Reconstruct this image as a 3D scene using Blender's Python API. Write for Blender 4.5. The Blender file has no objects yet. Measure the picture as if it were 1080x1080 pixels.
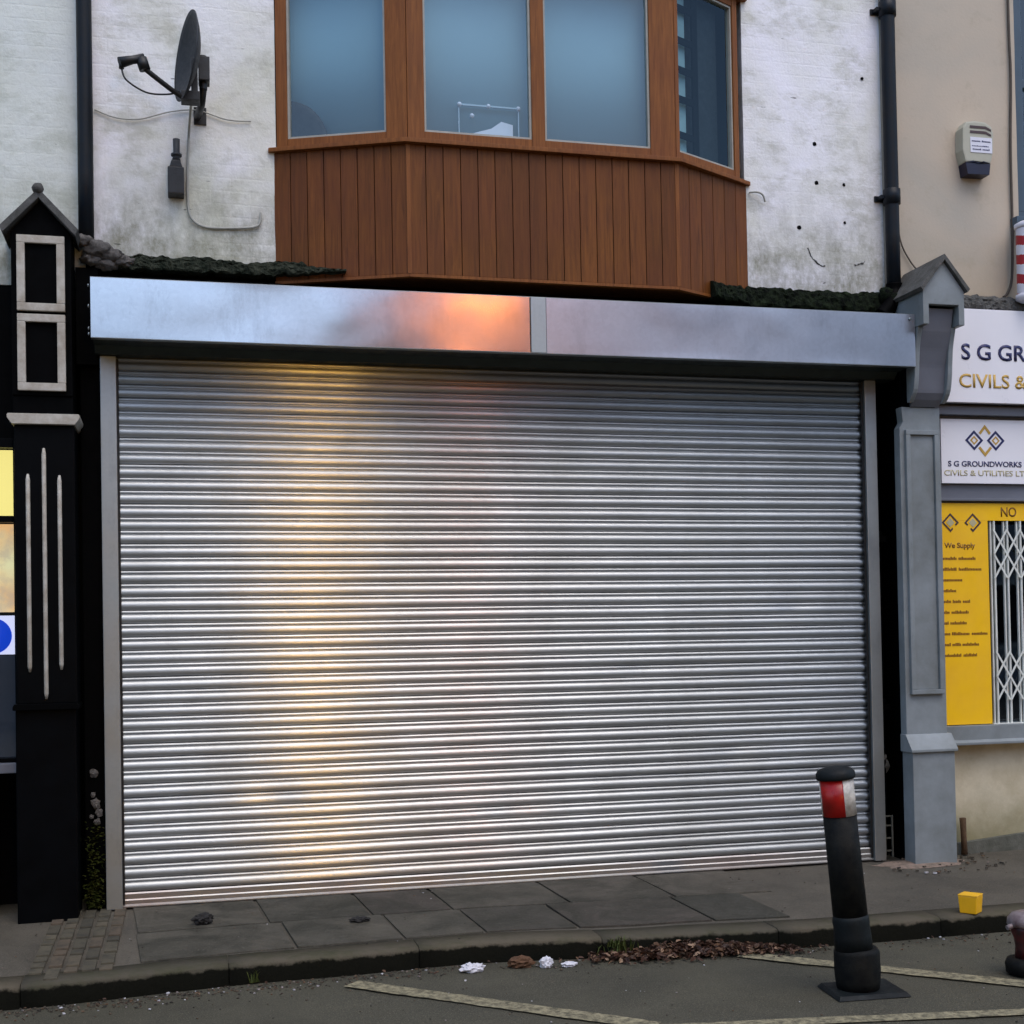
import bpy, bmesh, math, random
from mathutils import Vector, Matrix, noise
random.seed(7)
R = math.radians
sc = bpy.context.scene
COL = sc.collection

# ------------------------------------------------------------------ materials
def srgb(r, g, b):
    f = lambda v: (v/255/12.92) if v/255 <= .04045 else ((v/255+.055)/1.055)**2.4
    return (f(r), f(g), f(b))

class NT:
    def __init__(s, name):
        s.m = bpy.data.materials.new(name); s.m.use_nodes = True
        s.t = s.m.node_tree; s.n = s.t.nodes; s.n.clear()
        s.out = s.n.new('ShaderNodeOutputMaterial')
        s.b = s.n.new('ShaderNodeBsdfPrincipled')
        s.t.links.new(s.b.outputs[0], s.out.inputs[0])
        s.tc = s.n.new('ShaderNodeTexCoord').outputs['Object']
    def link(s, a, b): s.t.links.new(a, b)
    def mapping(s, scale=(1,1,1), loc=(0,0,0), rot=(0,0,0), src=None):
        n = s.n.new('ShaderNodeMapping'); n.inputs['Scale'].default_value = scale
        n.inputs['Location'].default_value = loc; n.inputs['Rotation'].default_value = rot
        s.link(src or s.tc, n.inputs[0]); return n.outputs[0]
    def noise(s, scale=5, detail=5, rough=.6, vec=None, dist=0):
        n = s.n.new('ShaderNodeTexNoise'); n.inputs['Scale'].default_value = scale
        n.inputs['Detail'].default_value = detail; n.inputs['Roughness'].default_value = rough
        n.inputs['Distortion'].default_value = dist
        s.link(vec or s.tc, n.inputs['Vector']); return n.outputs[0]
    def ramp(s, src, stops):
        n = s.n.new('ShaderNodeValToRGB'); e = n.color_ramp.elements
        while len(e) < len(stops): e.new(.5)
        for q, (p, c) in zip(e, stops):
            q.position = p
            q.color = (c, c, c, 1) if isinstance(c, (int, float)) else (*c, 1)
        s.link(src, n.inputs[0]); return n.outputs[0]
    def mix(s, fac, a, b, mode='MIX'):
        n = s.n.new('ShaderNodeMix'); n.data_type = 'RGBA'; n.blend_type = mode
        for i, v in ((0, fac), (6, a), (7, b)):
            if isinstance(v, (int, float)): n.inputs[i].default_value = v if i == 0 else (v, v, v, 1)
            elif isinstance(v, tuple): n.inputs[i].default_value = (*v, 1)
            else: s.link(v, n.inputs[i])
        return n.outputs[2]
    def math(s, op, a, b=0.):
        n = s.n.new('ShaderNodeMath'); n.operation = op
        for i, v in enumerate((a, b)):
            if isinstance(v, (int, float)): n.inputs[i].default_value = v
            else: s.link(v, n.inputs[i])
        return n.outputs[0]
    def sep(s, vec=None):
        n = s.n.new('ShaderNodeSeparateXYZ'); s.link(vec or s.tc, n.inputs[0]); return n.outputs
    def bump(s, h, strength=.3, dist=.01, chain=None):
        n = s.n.new('ShaderNodeBump'); n.inputs['Strength'].default_value = strength
        n.inputs['Distance'].default_value = dist; s.link(h, n.inputs['Height'])
        if chain: s.link(chain, n.inputs['Normal'])
        s.link(n.outputs[0], s.b.inputs['Normal']); return n.outputs[0]
    def island(s):
        n = s.n.new('ShaderNodeNewGeometry'); return n.outputs['Random Per Island']
    def set(s, **k):
        for a, v in k.items():
            i = s.b.inputs[{'color': 'Base Color', 'rough': 'Roughness', 'metal': 'Metallic', 'spec': 'Specular IOR Level',
                            'em': 'Emission Color', 'es': 'Emission Strength', 'coat': 'Coat Weight', 'sheen': 'Sheen Weight', 'alpha': 'Alpha'}[a]]
            if isinstance(v, tuple): i.default_value = (*v, 1)
            elif isinstance(v, (int, float)): i.default_value = v
            else: s.link(v, i)
        return s.m

def simple(name, c, rough=.6, metal=0, var=.25, scale=8, bump=.15, bdist=.004, c2=None, spec=.5):
    t = NT(name)
    n = t.noise(scale, 6, .65)
    d = c2 or tuple(v*(1-var) for v in c)
    col = t.mix(t.ramp(n, [(.35, 0), (.7, 1)]), c, d)
    t.set(color=col, metal=metal, spec=spec)
    t.set(rough=t.ramp(t.noise(scale*2.3, 4), [(.3, max(0, rough-.1)), (.7, min(1, rough+.1))]))
    if bump: t.bump(t.noise(scale*6, 5, .7), bump, bdist)
    return t.m

M = {}
def wall_white(name, tone, dirt, dirty_z, warm):
    t = NT(name)
    o = t.sep()
    # brick courses showing faintly through the paint
    cx = t.n.new('ShaderNodeCombineXYZ'); t.link(o[0], cx.inputs[0]); t.link(o[2], cx.inputs[1])
    wob = t.noise(3, 3)
    br = t.n.new('ShaderNodeTexBrick'); br.inputs['Scale'].default_value = 1
    for k, v in (('Brick Width', .225), ('Row Height', .075), ('Mortar Size', .008), ('Mortar Smooth', .8)): br.inputs[k].default_value = v
    vm = t.n.new('ShaderNodeVectorMath'); vm.operation = 'ADD'
    sc_ = t.n.new('ShaderNodeVectorMath'); sc_.operation = 'SCALE'; sc_.inputs['Scale'].default_value = .02
    t.link(t.n.new('ShaderNodeTexNoise').outputs[1], sc_.inputs[0]); t.link(cx.outputs[0], vm.inputs[0]); t.link(sc_.outputs[0], vm.inputs[1])
    t.link(vm.outputs[0], br.inputs['Vector'])
    brick_mask = t.ramp(t.noise(1.3, 4, .6), [(.42, 0), (.62, 1)])
    broad = t.noise(.9, 5, .6, dist=.6)
    col = t.mix(t.ramp(broad, [(.4, 0), (.68, 1)]), tone, warm)
    col = t.mix(t.math('MULTIPLY', t.ramp(t.noise(2.6, 9, .74, vec=t.mapping((1, 1, 1.7)), dist=.15), [(.50, 0), (.64, 1)]), .55), col, dirt)
    # green-grey grime climbing from the ledge: stain with a ragged outline
    zz = t.math('ADD', o[2], t.math('MULTIPLY', t.noise(2.2, 6, .7, vec=t.mapping((1, 1, .5))), .9))
    g = t.ramp(t.math('SUBTRACT', t.math('MULTIPLY', zz, -1.0), -(dirty_z+.95)), [(0, 0), (.55, .85)])
    col = t.mix(t.math('MULTIPLY', g, t.ramp(t.noise(9, 7, .75, vec=t.mapping((1,1,.6))), [(.35, .15), (.65, 1)])), col, srgb(112, 112, 88))
    # chips and flakes down to grey render
    chips = t.ramp(t.noise(13, 9, .8, vec=t.mapping((.7, 1, 1.4))), [(.672, 0), (.695, 1)])
    col = t.mix(t.math('MULTIPLY', chips, .55), col, srgb(88, 86, 74))
    dk = t.ramp(t.noise(28, 4, .5, vec=t.mapping((.35,1,1.5))), [(.735, 0), (.755, 1)])
    col = t.mix(t.math('MULTIPLY', dk, .7), col, srgb(46, 46, 42))
    t.set(color=col, rough=.75, spec=.25)
    b1 = t.bump(t.math('MULTIPLY', br.outputs[1], brick_mask), .14, -.006)
    t.bump(t.math('ADD', t.noise(7, 8, .7), t.math('MULTIPLY', t.noise(60, 3), .3)), .5, .014, b1)
    return t.m
M['white_wall'] = wall_white('painted_brick', srgb(240, 240, 248), srgb(166, 166, 150), 3.75, srgb(214, 215, 200))
M['white_brick'] = wall_white('painted_brick_left', srgb(216, 222, 220), srgb(172, 178, 165), 3.6, srgb(206, 210, 196))

def beige():
    t = NT('beige_render'); o = t.sep()
    c = t.mix(t.ramp(t.noise(.8, 5, .6, dist=.5), [(.35, 0), (.7, 1)]), srgb(200, 184, 164), srgb(176, 170, 158))
    c = t.mix(t.ramp(t.noise(5, 7, .7), [(.55, 0), (.8, .6)]), c, srgb(158, 146, 124))
    zz = t.math('ADD', o[2], t.math('MULTIPLY', t.noise(3, 6, .7), .5))
    c = t.mix(t.ramp(t.math('SUBTRACT', 4.35, zz), [(0, 0), (.6, .5)]), c, srgb(168, 152, 122))
    t.set(color=c, rough=.85, spec=.2); t.bump(t.noise(45, 6, .7), .35, .004); return t.m
M['beige'] = beige()
def cream():
    t = NT('cream_render'); o = t.sep()
    c = t.mix(t.ramp(t.noise(3.5, 6, .65), [(.4, 0), (.75, 1)]), srgb(212, 203, 178), srgb(180, 168, 138))
    zz = t.math('ADD', o[2], t.math('MULTIPLY', t.noise(6, 6, .7), .35))
    c = t.mix(t.ramp(t.math('SUBTRACT', .62, zz), [(0, 0), (.35, .8)]), c, srgb(120, 116, 84))
    t.set(color=c, rough=.85, spec=.2); t.bump(t.noise(40, 5, .7), .3, .004); return t.m
M['cream'] = cream()

def wood(name, a, b, island=True, coords=(14, 14, .8)):
    t = NT(name)
    v = t.mapping(coords)
    g = t.noise(3.2, 7, .7, vec=v, dist=1.2)
    c = t.mix(t.ramp(g, [(.3, 0), (.72, 1)]), a, b)
    if island: c = t.mix(t.ramp(t.island(), [(0, 0), (1, .45)]), c, tuple(x*.62 for x in b))
    c = t.mix(t.ramp(t.noise(1.7, 4), [(.4, 0), (.75, .5)]), c, srgb(100, 52, 36))
    st_ = t.noise(9, 6, .7, vec=t.mapping((3.5, 3.5, .25)))
    c = t.mix(t.ramp(st_, [(.56, 0), (.72, .35)]), c, srgb(58, 36, 24))
    t.set(color=c, rough=.55, spec=.2); t.bump(g, .2, .003); return t.m
M['oak_board'] = wood('oak_effect_board', srgb(132, 80, 34), srgb(84, 48, 20))
M['oak_frame'] = wood('oak_effect_frame', srgb(144, 90, 44), srgb(102, 60, 28), False)

def galv(name, base, r0, r1, spangle=.12, bump=.05, tint=None):
    t = NT(name)
    n = t.noise(2.2, 5, .6, dist=.4)
    vo = t.n.new('ShaderNodeTexVoronoi'); vo.inputs['Scale'].default_value = 55; t.link(t.tc, vo.inputs['Vector'])
    sp = t.n.new('ShaderNodeSeparateColor'); t.link(vo.outputs['Color'], sp.inputs[0])
    c = t.mix(t.math('MULTIPLY', sp.outputs[0], spangle), base, tuple(v*.6 for v in base))
    if tint: c = t.mix(t.ramp(t.noise(1.1, 4), [(.35, 0), (.7, 1)]), c, tint)
    gr_ = t.noise(4, 8, .75, vec=t.mapping((1.6, 1, .5)))
    c = t.mix(t.ramp(gr_, [(.52, 0), (.74, .35)]), c, tuple(v*.45 for v in base))
    t.set(color=c, metal=1.0, rough=t.ramp(n, [(.3, r0), (.7, r1)]))
    if bump: t.bump(t.noise(1.6, 3, .5), bump, .05)
    return t.m
M['hood'] = galv('galvanised_hood', (.58, .61, .65), .17, .21, .12, .04)
M['hood_right'] = galv('galvanised_hood_dull', (.52, .55, .60), .30, .36, .16, .06)
M['slat'] = galv('galvanised_slat', (.50, .51, .52), .20, .28, .06, 0, (.58, .60, .61))
def slatm():
    t = NT('galvanised_slat')
    o = t.sep()
    n = t.noise(1.6, 6, .65, vec=t.mapping((1, 1, .45)), dist=.5)
    dirt = t.noise(5, 8, .75, vec=t.mapping((.5, 1, 2.2)))
    c = t.mix(t.ramp(n, [(.35, 0), (.7, 1)]), (.47, .485, .49), (.38, .39, .39))
    c = t.mix(t.math('MULTIPLY', t.ramp(dirt, [(.52, 0), (.72, 1)]), .25), c, (.22, .21, .19))
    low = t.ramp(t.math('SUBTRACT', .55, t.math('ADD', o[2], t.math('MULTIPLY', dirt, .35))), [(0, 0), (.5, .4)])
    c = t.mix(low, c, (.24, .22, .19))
    tg = t.n.new('ShaderNodeTangent'); tg.direction_type = 'UV_MAP'
    t.link(tg.outputs[0], t.b.inputs['Tangent'])
    t.b.inputs['Anisotropic'].default_value = 1.0; t.b.inputs['Anisotropic Rotation'].default_value = .25
    t.set(color=c, metal=1.0, rough=t.ramp(n, [(.3, .290), (.7, .325)])); return t.m
M['slat'] = slatm()
M['guide'] = galv('galvanised_guide', (.38, .42, .43), .42, .55, .10, .03)
M['bar'] = galv('bottom_rail_steel', (.36, .38, .38), .38, .5, .1, .05, (.34, .30, .29))
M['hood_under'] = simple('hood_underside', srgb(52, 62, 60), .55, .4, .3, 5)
M['black'] = simple('black_paint', (.0010, .0012, .0015), .6, 0, .3, 6, .1, spec=.04)
M['black_gloss'] = simple('black_gloss_paint', (.0012, .0018, .0026), .45, 0, .3, 4, .08, spec=.06)
M['void'] = simple('dark_interior', (.004, .004, .005), .9, 0, .2, 3, 0, spec=.05)
M['pipe'] = simple('dark_pipe_paint', srgb(14, 24, 34), .45, 0, .4, 7, .25, c2=srgb(26, 26, 26), spec=.2)
M['off_white'] = simple('weathered_white_trim', srgb(186, 182, 172), .6, 0, .25, 14, .3, c2=srgb(150, 140, 124))
M['grey'] = simple('grey_masonry_paint', srgb(134, 142, 146), .55, 0, .15, 3.2, .3, c2=srgb(108, 114, 114))
M['grey_dark'] = simple('grey_panel_paint', srgb(108, 112, 122), .5, 0, .15, 4, .15)
M['slate'] = simple('weathered_slate', srgb(88, 88, 86), .8, 0, .4, 14, .6, .01, c2=srgb(58, 58, 54))
M['moss'] = simple('mossy_ledge', srgb(24, 32, 24), .95, 0, .5, 17, 1.0, .02, c2=srgb(76, 80, 68), spec=.1)
M['mossdark'] = simple('mossy_ledge_dark', srgb(10, 15, 14), .95, 0, .5, 22, 1.0, .04, c2=srgb(52, 64, 44), spec=.1)
M['mortar'] = simple('crumbling_mortar', srgb(132, 128, 124), .95, 0, .4, 22, 1.0, .02, c2=srgb(92, 90, 88), spec=.1)
M['sign_white'] = simple('sign_white', srgb(238, 238, 244), .35, 0, .05, 2, 0)
M['navy'] = simple('navy_vinyl', srgb(38, 42, 92), .4, 0, .1, 5, 0)
M['gold'] = simple('gold_vinyl', srgb(196, 158, 70), .4, 0, .15, 5, 0)
M['pale_gold'] = simple('pale_gold_vinyl', srgb(186, 178, 140), .4, 0, .1, 5, 0)
M['yellow'] = simple('yellow_vinyl', srgb(252, 200, 20), .4, 0, .14, 3, 0, c2=srgb(240, 184, 34))
M['brown_ink'] = simple('brown_ink', srgb(132, 88, 16), .5, 0, .2, 5, 0)
M['dark_ink'] = simple('dark_ink', srgb(70, 50, 52), .5, 0, .2, 5, 0)
M['grille'] = simple('pale_grille_paint', srgb(224, 228, 222), .45, 0, .2, 12, .1)
M['dish'] = simple('dark_dish_mesh', srgb(52, 56, 60), .6, .2, .2, 20, .2)
M['black_plastic'] = simple('black_plastic', (.006, .007, .008), .5, 0, .3, 15, .2)
M['cable_white'] = simple('pale_cable', srgb(168, 168, 160), .6, 0, .2, 20, 0)
M['cable_dark'] = simple('dark_cable', srgb(80, 70, 60), .7, 0, .3, 20, 0)
M['alarm'] = simple('aged_cream_plastic', srgb(178, 176, 158), .5, 0, .1, 6, .05)
M['alarm_blue'] = simple('navy_lens', srgb(6, 6, 44), .4, 0, .2, 6, 0)
M['label'] = simple('white_label', srgb(222, 222, 232), .4, 0, .05, 4, 0)
M['red_paint'] = simple('red_paint', srgb(172, 30, 44), .45, 0, .2, 6, 0)
M['maroon'] = simple('maroon_rubber', srgb(84, 14, 18), .5, 0, .6, 14, .2, c2=srgb(24, 10, 12))
M['stub_white'] = simple('scuffed_pale_cap', srgb(140, 132, 134), .4, 0, .5, 12, .2, c2=srgb(80, 60, 60))
M['red_tape'] = simple('red_reflective_tape', srgb(178, 18, 12), .35, 0, .3, 9, .05, c2=srgb(140, 16, 10))
M['white_tape'] = simple('white_reflective_tape', srgb(206, 202, 194), .35, 0, .15, 24, .1, c2=srgb(150, 146, 136))
M['rubber'] = simple('black_rubber', (.003, .004, .005), .6, 0, .4, 14, .5, c2=(.013, .013, .011), spec=.12)
M['green_rubber'] = simple('dusty_rubber', srgb(20, 27, 29), .6, 0, .4, 8, .4, c2=srgb(12, 15, 17), spec=.2)
M['yellow_box'] = simple('yellow_plastic', srgb(240, 182, 20), .4, 0, .12, 10, .05)
M['rust'] = simple('rusty_iron', srgb(92, 70, 48), .9, .2, .5, 30, .8)
M['blue_frame'] = simple('blue_grey_window_paint', srgb(62, 82, 98), .5, 0, .15, 6, .1)
M['paper'] = simple('crumpled_paper', srgb(205, 205, 212), .7, 0, .15, 20, .5)
M['stone_dark'] = simple('dark_stone', srgb(36, 34, 32), .9, 0, .4, 25, .8)
M['brown_litter'] = simple('brown_litter', srgb(92, 64, 42), .9, 0, .4, 25, .8)
M['concrete'] = simple('grey_concrete', srgb(100, 100, 92), .9, 0, .35, 12, .7, .008, c2=srgb(74, 76, 66))
M['dust'] = simple('mortar_dust', srgb(138, 120, 108), .95, 0, .3, 30, .8, c2=srgb(100, 92, 82), spec=.1)
M['dome'] = simple('dark_green_fabric', srgb(8, 18, 20), .7, 0, .2, 12, .1)
M['net'] = simple('grey_blue_blind', srgb(136, 168, 180), .9, 0, .08, .8, .02)
M['screen_pane'] = simple('pale_screen_pane', srgb(150, 180, 186), .8, 0, .3, 5, 0)
M['room'] = simple('dim_room_wall', srgb(24, 36, 42), .9, 0, .3, 1.5, 0)
M['clear'] = simple('clear_acrylic', srgb(170, 190, 200), .2, 0, .1, 8, 0)
M['brick_far'] = simple('far_brick', srgb(112, 100, 88), .9, 0, .3, 3, .3)
M['brick_far2'] = simple('far_render', srgb(150, 142, 128), .9, 0, .3, 3, .3)
M['grey_far'] = simple('added_block_grey', srgb(128, 130, 134), .9, 0, .2, .6, .3)
M['roof_far'] = simple('far_slate_roof', srgb(70, 72, 78), .7, 0, .3, 6, .3)
M['mud_green'] = simple('weed_green', srgb(58, 76, 24), .8, 0, .4, 20, .2, c2=srgb(82, 84, 30))
M['moss_green'] = simple('wall_moss', srgb(38, 50, 14), .95, 0, .5, 20, .6, c2=srgb(60, 58, 24), spec=.1)

def tarmac(name, a, b, worn):
    t = NT(name)
    c = t.mix(t.ramp(t.noise(2.0, 6, .6, dist=.5), [(.35, 0), (.7, 1)]), a, b)
    c = t.mix(t.ramp(t.noise(150, 3, .6), [(.5, 0), (.68, .7)]), c, worn)
    c = t.mix(t.ramp(t.noise(70, 2, .6), [(.3, .6), (.45, 0)]), c, tuple(v*.45 for v in a))
    wet = t.noise(1.4, 5, .6)
    t.set(color=c, rough=t.ramp(wet, [(.35, .55), (.65, .85)]), spec=.35)
    b1 = t.bump(t.noise(160, 3, .6), .6, .005); t.bump(t.noise(9, 5, .6), .3, .012, b1); return t.m
M['road'] = tarmac('road_tarmac', srgb(68, 66, 54), srgb(52, 51, 42), srgb(116, 111, 94))
M['path_tarmac'] = tarmac('pavement_tarmac', srgb(82, 77, 67), srgb(58, 55, 48), srgb(108, 102, 90))
def slab():
    t = NT('paving_slab')
    i = t.island()
    c = t.mix(i, srgb(80, 76, 66), srgb(52, 51, 44))
    c = t.mix(t.ramp(t.math('FRACT', t.math('MULTIPLY', i, 7.3)), [(.6, 0), (1, .4)]), c, srgb(88, 76, 70))
    c = t.mix(t.ramp(t.noise(3, 7, .7, dist=.8), [(.42, 0), (.62, .85)]), c, srgb(44, 43, 34))
    c = t.mix(t.ramp(t.noise(90, 4, .7), [(.55, 0), (.72, .5)]), c, srgb(112, 108, 98))
    t.set(color=c, rough=t.ramp(t.noise(2.5, 5), [(.35, .5), (.65, .85)]), spec=.35)
    b1 = t.bump(t.noise(85, 5, .7), .7, .005); t.bump(t.noise(7, 6, .65), .7, .014, b1); return t.m
M['slab'] = slab()
def kerbm():
    t = NT('mossy_shaded_kerb'); o = t.sep()
    c = t.mix(t.island(), srgb(88, 82, 70), srgb(78, 74, 64))
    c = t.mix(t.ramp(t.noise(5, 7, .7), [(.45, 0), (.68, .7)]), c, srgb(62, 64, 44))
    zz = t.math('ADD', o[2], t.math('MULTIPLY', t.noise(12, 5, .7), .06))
    c = t.mix(t.ramp(t.math('SUBTRACT', .119, zz), [(0, 0), (.012, .98)]), c, (.004, .0042, .0025))  # face below the nose painted near-black: shade added over the mossy stone
    t.set(color=c, rough=.9, spec=.08); t.bump(t.noise(30, 6, .7), .6, .010); return t.m
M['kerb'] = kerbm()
def linepaint():
    t = NT('worn_road_paint')
    n = t.noise(24, 7, .8)
    c = t.mix(t.ramp(n, [(.40, 0), (.60, .95)]), srgb(150, 142, 114), srgb(74, 71, 58))
    t.set(color=c, rough=.8, spec=.3); t.bump(t.noise(120, 3), .5, .004); return t.m
M['line'] = linepaint()
def leafm():
    t = NT('dead_leaves'); i = t.island()
    c = t.ramp(i, [(0, srgb(38, 24, 18)), (.35, srgb(76, 50, 36)), (.62, srgb(48, 32, 24)), (.86, srgb(124, 96, 74)), (1, srgb(146, 122, 100))])
    t.set(color=c, rough=.6, spec=.35); return t.m
M['leaf'] = leafm()
def gritm():
    t = NT('gutter_grit'); i = t.island()
    c = t.ramp(i, [(0, srgb(38, 36, 30)), (.55, srgb(74, 66, 54)), (.86, srgb(96, 74, 54)), (.95, srgb(176, 176, 180)), (1, srgb(200, 200, 204))])
    t.set(color=c, rough=.85); return t.m
M['grit'] = gritm()
def brickch():
    t = NT('channel_brick'); i = t.island()
    c = t.ramp(i, [(0, srgb(60, 56, 44)), (.6, srgb(84, 78, 62)), (1, srgb(80, 68, 54))])
    c = t.mix(t.ramp(t.noise(16, 6), [(.45, 0), (.7, .8)]), c, srgb(44, 42, 34))
    t.set(color=c, rough=.9); t.bump(t.noise(60, 5), .6, .006); return t.m
M['channel'] = brickch()

def pane(name, refl, tint, through):
    m = bpy.data.materials.new(name); m.use_nodes = True; t = m.node_tree; n = t.nodes; n.clear()
    out = n.new('ShaderNodeOutputMaterial'); mx = n.new('ShaderNodeMixShader')
    g = n.new('ShaderNodeBsdfGlossy'); g.inputs['Roughness'].default_value = .03; g.inputs['Color'].default_value = (*tint, 1)
    tr = n.new('ShaderNodeBsdfTransparent'); tr.inputs['Color'].default_value = (*through, 1)
    tcn = n.new('ShaderNodeTexCoord'); no = n.new('ShaderNodeTexNoise'); no.inputs['Scale'].default_value = 2.2
    t.links.new(tcn.outputs['Object'], no.inputs['Vector'])
    b = n.new('ShaderNodeBump'); b.inputs['Strength'].default_value = .06; b.inputs['Distance'].default_value = .03
    t.links.new(no.outputs[0], b.inputs['Height']); t.links.new(b.outputs[0], g.inputs['Normal'])
    mx.inputs[0].default_value = refl
    t.links.new(tr.outputs[0], mx.inputs[1]); t.links.new(g.outputs[0], mx.inputs[2]); t.links.new(mx.outputs[0], out.inputs[0])
    return m
M['glass'] = pane('reflective_glass', .09, (.75, .85, .90), (.80, .90, .94))
M['glass_side'] = pane('clear_glass', .05, (.62, .80, .90), (.75, .85, .88))
M['glass_dark'] = pane('plain_glass', .12, (.8, .9, 1), (.5, .55, .6))
def emit(name, c, s):
    t = NT(name); t.set(color=tuple(v*.5 for v in c), em=c, es=s, rough=.5); return t.m
M['lit_yellow'] = emit('lit_yellow_blind', srgb(250, 226, 130), 1.15)
def lit_display():
    t = NT('lit_shop_display')
    c = t.mix(t.ramp(t.noise(2.6, 3, .5), [(.42, 0), (.60, 1)]), srgb(242, 228, 172), srgb(246, 186, 124))
    c = t.mix(t.ramp(t.noise(7, 5, .6), [(.52, 0), (.66, .6)]), c, srgb(196, 176, 150))
    t.set(color=c, em=c, es=.85, rough=.5); return t.m
M['lit_cream'] = lit_display()
M['lit_white'] = emit('lit_white_panel', srgb(230, 226, 250), .95)
M['lit_blue'] = emit('lit_blue_disc', srgb(20, 70, 210), .8)
M['lamp'] = emit('sodium_lamp', (1, .25, .03), 140)
M['shop_glow'] = emit('warm_shop_window', (1, .52, .09), 28)

# ------------------------------------------------------------------ mesh helpers
def box(bm, x0, x1, y0, y1, z0, z1):
    vs = [bm.verts.new((x, y, z)) for x in (x0, x1) for y in (y0, y1) for z in (z0, z1)]
    for f in ((0,1,3,2), (4,6,7,5), (0,4,5,1), (2,3,7,6), (0,2,6,4), (1,5,7,3)): bm.faces.new([vs[i] for i in f])
def prism(bm, pts, a, b, axis='y'):
    """extrude outline pts from a to b along an axis (pts are the other two coordinates in order)"""
    def mk(p, t):
        return {'y': (p[0], t, p[1]), 'x': (t, p[0], p[1]), 'z': (p[0], p[1], t)}[axis]
    A = [bm.verts.new(mk(p, a)) for p in pts]; B = [bm.verts.new(mk(p, b)) for p in pts]
    bm.faces.new(A); bm.faces.new(B[::-1]); n = len(pts)
    for i in range(n): bm.faces.new((A[i], B[i], B[(i+1) % n], A[(i+1) % n]))
def hexa(bm, low, high):
    """8-corner solid from two quads"""
    A = [bm.verts.new(p) for p in low]; B = [bm.verts.new(p) for p in high]
    bm.faces.new(A); bm.faces.new(B[::-1])
    for i in range(4): bm.faces.new((A[i], B[i], B[(i+1) % 4], A[(i+1) % 4]))
def ring_stack(bm, rings, cap=True):
    R_ = [[bm.verts.new(p) for p in r] for r in rings]
    for a, b in zip(R_, R_[1:]):
        n = len(a)
        for i in range(n):
            f = bm.faces.new((a[i], a[(i+1) % n], b[(i+1) % n], b[i])); f.smooth = True
    if cap: bm.faces.new(R_[0][::-1]); bm.faces.new(R_[-1])
def lathe(bm, prof, center=(0,0,0), seg=32, mat=None):
    c = Vector(center); mat = mat or Matrix.Identity(3)
    ring_stack(bm, [[c+mat@Vector((r*math.cos(2*math.pi*k/seg), r*math.sin(2*math.pi*k/seg), z)) for k in range(seg)] for r, z in prof])
def smooth_path(pts, n=8):
    P = [Vector(p) for p in pts]; out = []
    for i in range(len(P)-1):
        a, b, c, d = P[max(i-1, 0)], P[i], P[i+1], P[min(i+2, len(P)-1)]
        for k in range(n):
            t = k/n
            out.append(.5*((2*b)+(c-a)*t+(2*a-5*b+4*c-d)*t*t+(3*b-a-3*c+d)*t**3))
    out.append(P[-1]); return out
def tube(bm, pts, r, seg=10, radii=None):
    P = [Vector(p) for p in pts]; rings = []
    prev = None
    for i, p in enumerate(P):
        d = (P[min(i+1, len(P)-1)]-P[max(i-1, 0)]).normalized()
        u = (prev - d*prev.dot(d)) if prev else d.cross(Vector((.31, .77, .56)))
        u.normalize(); prev = u; v = d.cross(u)
        q = radii[i] if radii else r
        rings.append([p+q*(math.cos(2*math.pi*k/seg)*u+math.sin(2*math.pi*k/seg)*v) for k in range(seg)])
    ring_stack(bm, rings)
def lump(bm, c, r, seed=0, sub=3, amp=.35, freq=3., squash=(1,1,1)):
    s = bmesh.ops.create_icosphere(bm, subdivisions=sub, radius=1)
    for v in s['verts']:
        n = noise.noise(v.co*freq+Vector((seed*7.1, seed*3.3, seed)))
        n2 = noise.noise(v.co*freq*2.7+Vector((seed, seed*5.3, 2)))
        v.co = Vector(c)+Vector((v.co.x*squash[0], v.co.y*squash[1], v.co.z*squash[2]))*r*(1+amp*n+amp*.5*n2)

def BM(): return bmesh.new()
def origin(o):
    while o.parent: o = o.parent
    return o.location.copy()
def obj(name, bm, mat, parent=None, bevel=0, label=None, smooth=None):
    """links bm (built in world coordinates) as one mesh object"""
    base = origin(parent) if parent else Vector()
    if not parent and bm.verts:
        xs = [v.co.x for v in bm.verts]; ys = [v.co.y for v in bm.verts]
        base = Vector(((min(xs)+max(xs))/2, (min(ys)+max(ys))/2, min(v.co.z for v in bm.verts)))
        if name in ('road', 'pavement', 'kerb', 'ground'): base = Vector()
    bmesh.ops.recalc_face_normals(bm, faces=bm.faces[:])
    if bevel: 
        es = [e for e in bm.edges if len(e.link_faces) == 2 and e.calc_face_angle(0) > .6]
        bmesh.ops.bevel(bm, geom=es, offset=bevel, segments=2, profile=.7, affect='EDGES', clamp_overlap=True)
    if smooth: 
        for f in bm.faces: f.smooth = True
    bmesh.ops.translate(bm, verts=bm.verts[:], vec=-base)
    me = bpy.data.meshes.new(name); bm.to_mesh(me); bm.free()
    for m in (mat if isinstance(mat, list) else [mat]): me.materials.append(M[m])
    o = bpy.data.objects.new(name, me); COL.objects.link(o)
    if parent: o.parent = parent
    else: o.location = base
    if label: o['label'] = label
    return o
def shift_mat(o): return o
def thing(name, label, cat, loc, group=None):
    o = bpy.data.objects.new(name, None); COL.objects.link(o); o.location = loc; o.empty_display_size = .2
    return tag(o, label, cat, group)
def tag(o, label, cat, group=None):
    o['label'] = label; o['category'] = cat
    if group: o['group'] = group
    return o
def structure(name, bm, mat, **k):
    o = obj(name, bm, mat, **k); o['kind'] = 'structure'; return o
def stuff(o, label=None, cat=None):
    o['kind'] = 'stuff'
    if label: o['label'] = label; o['category'] = cat
    return o

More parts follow.
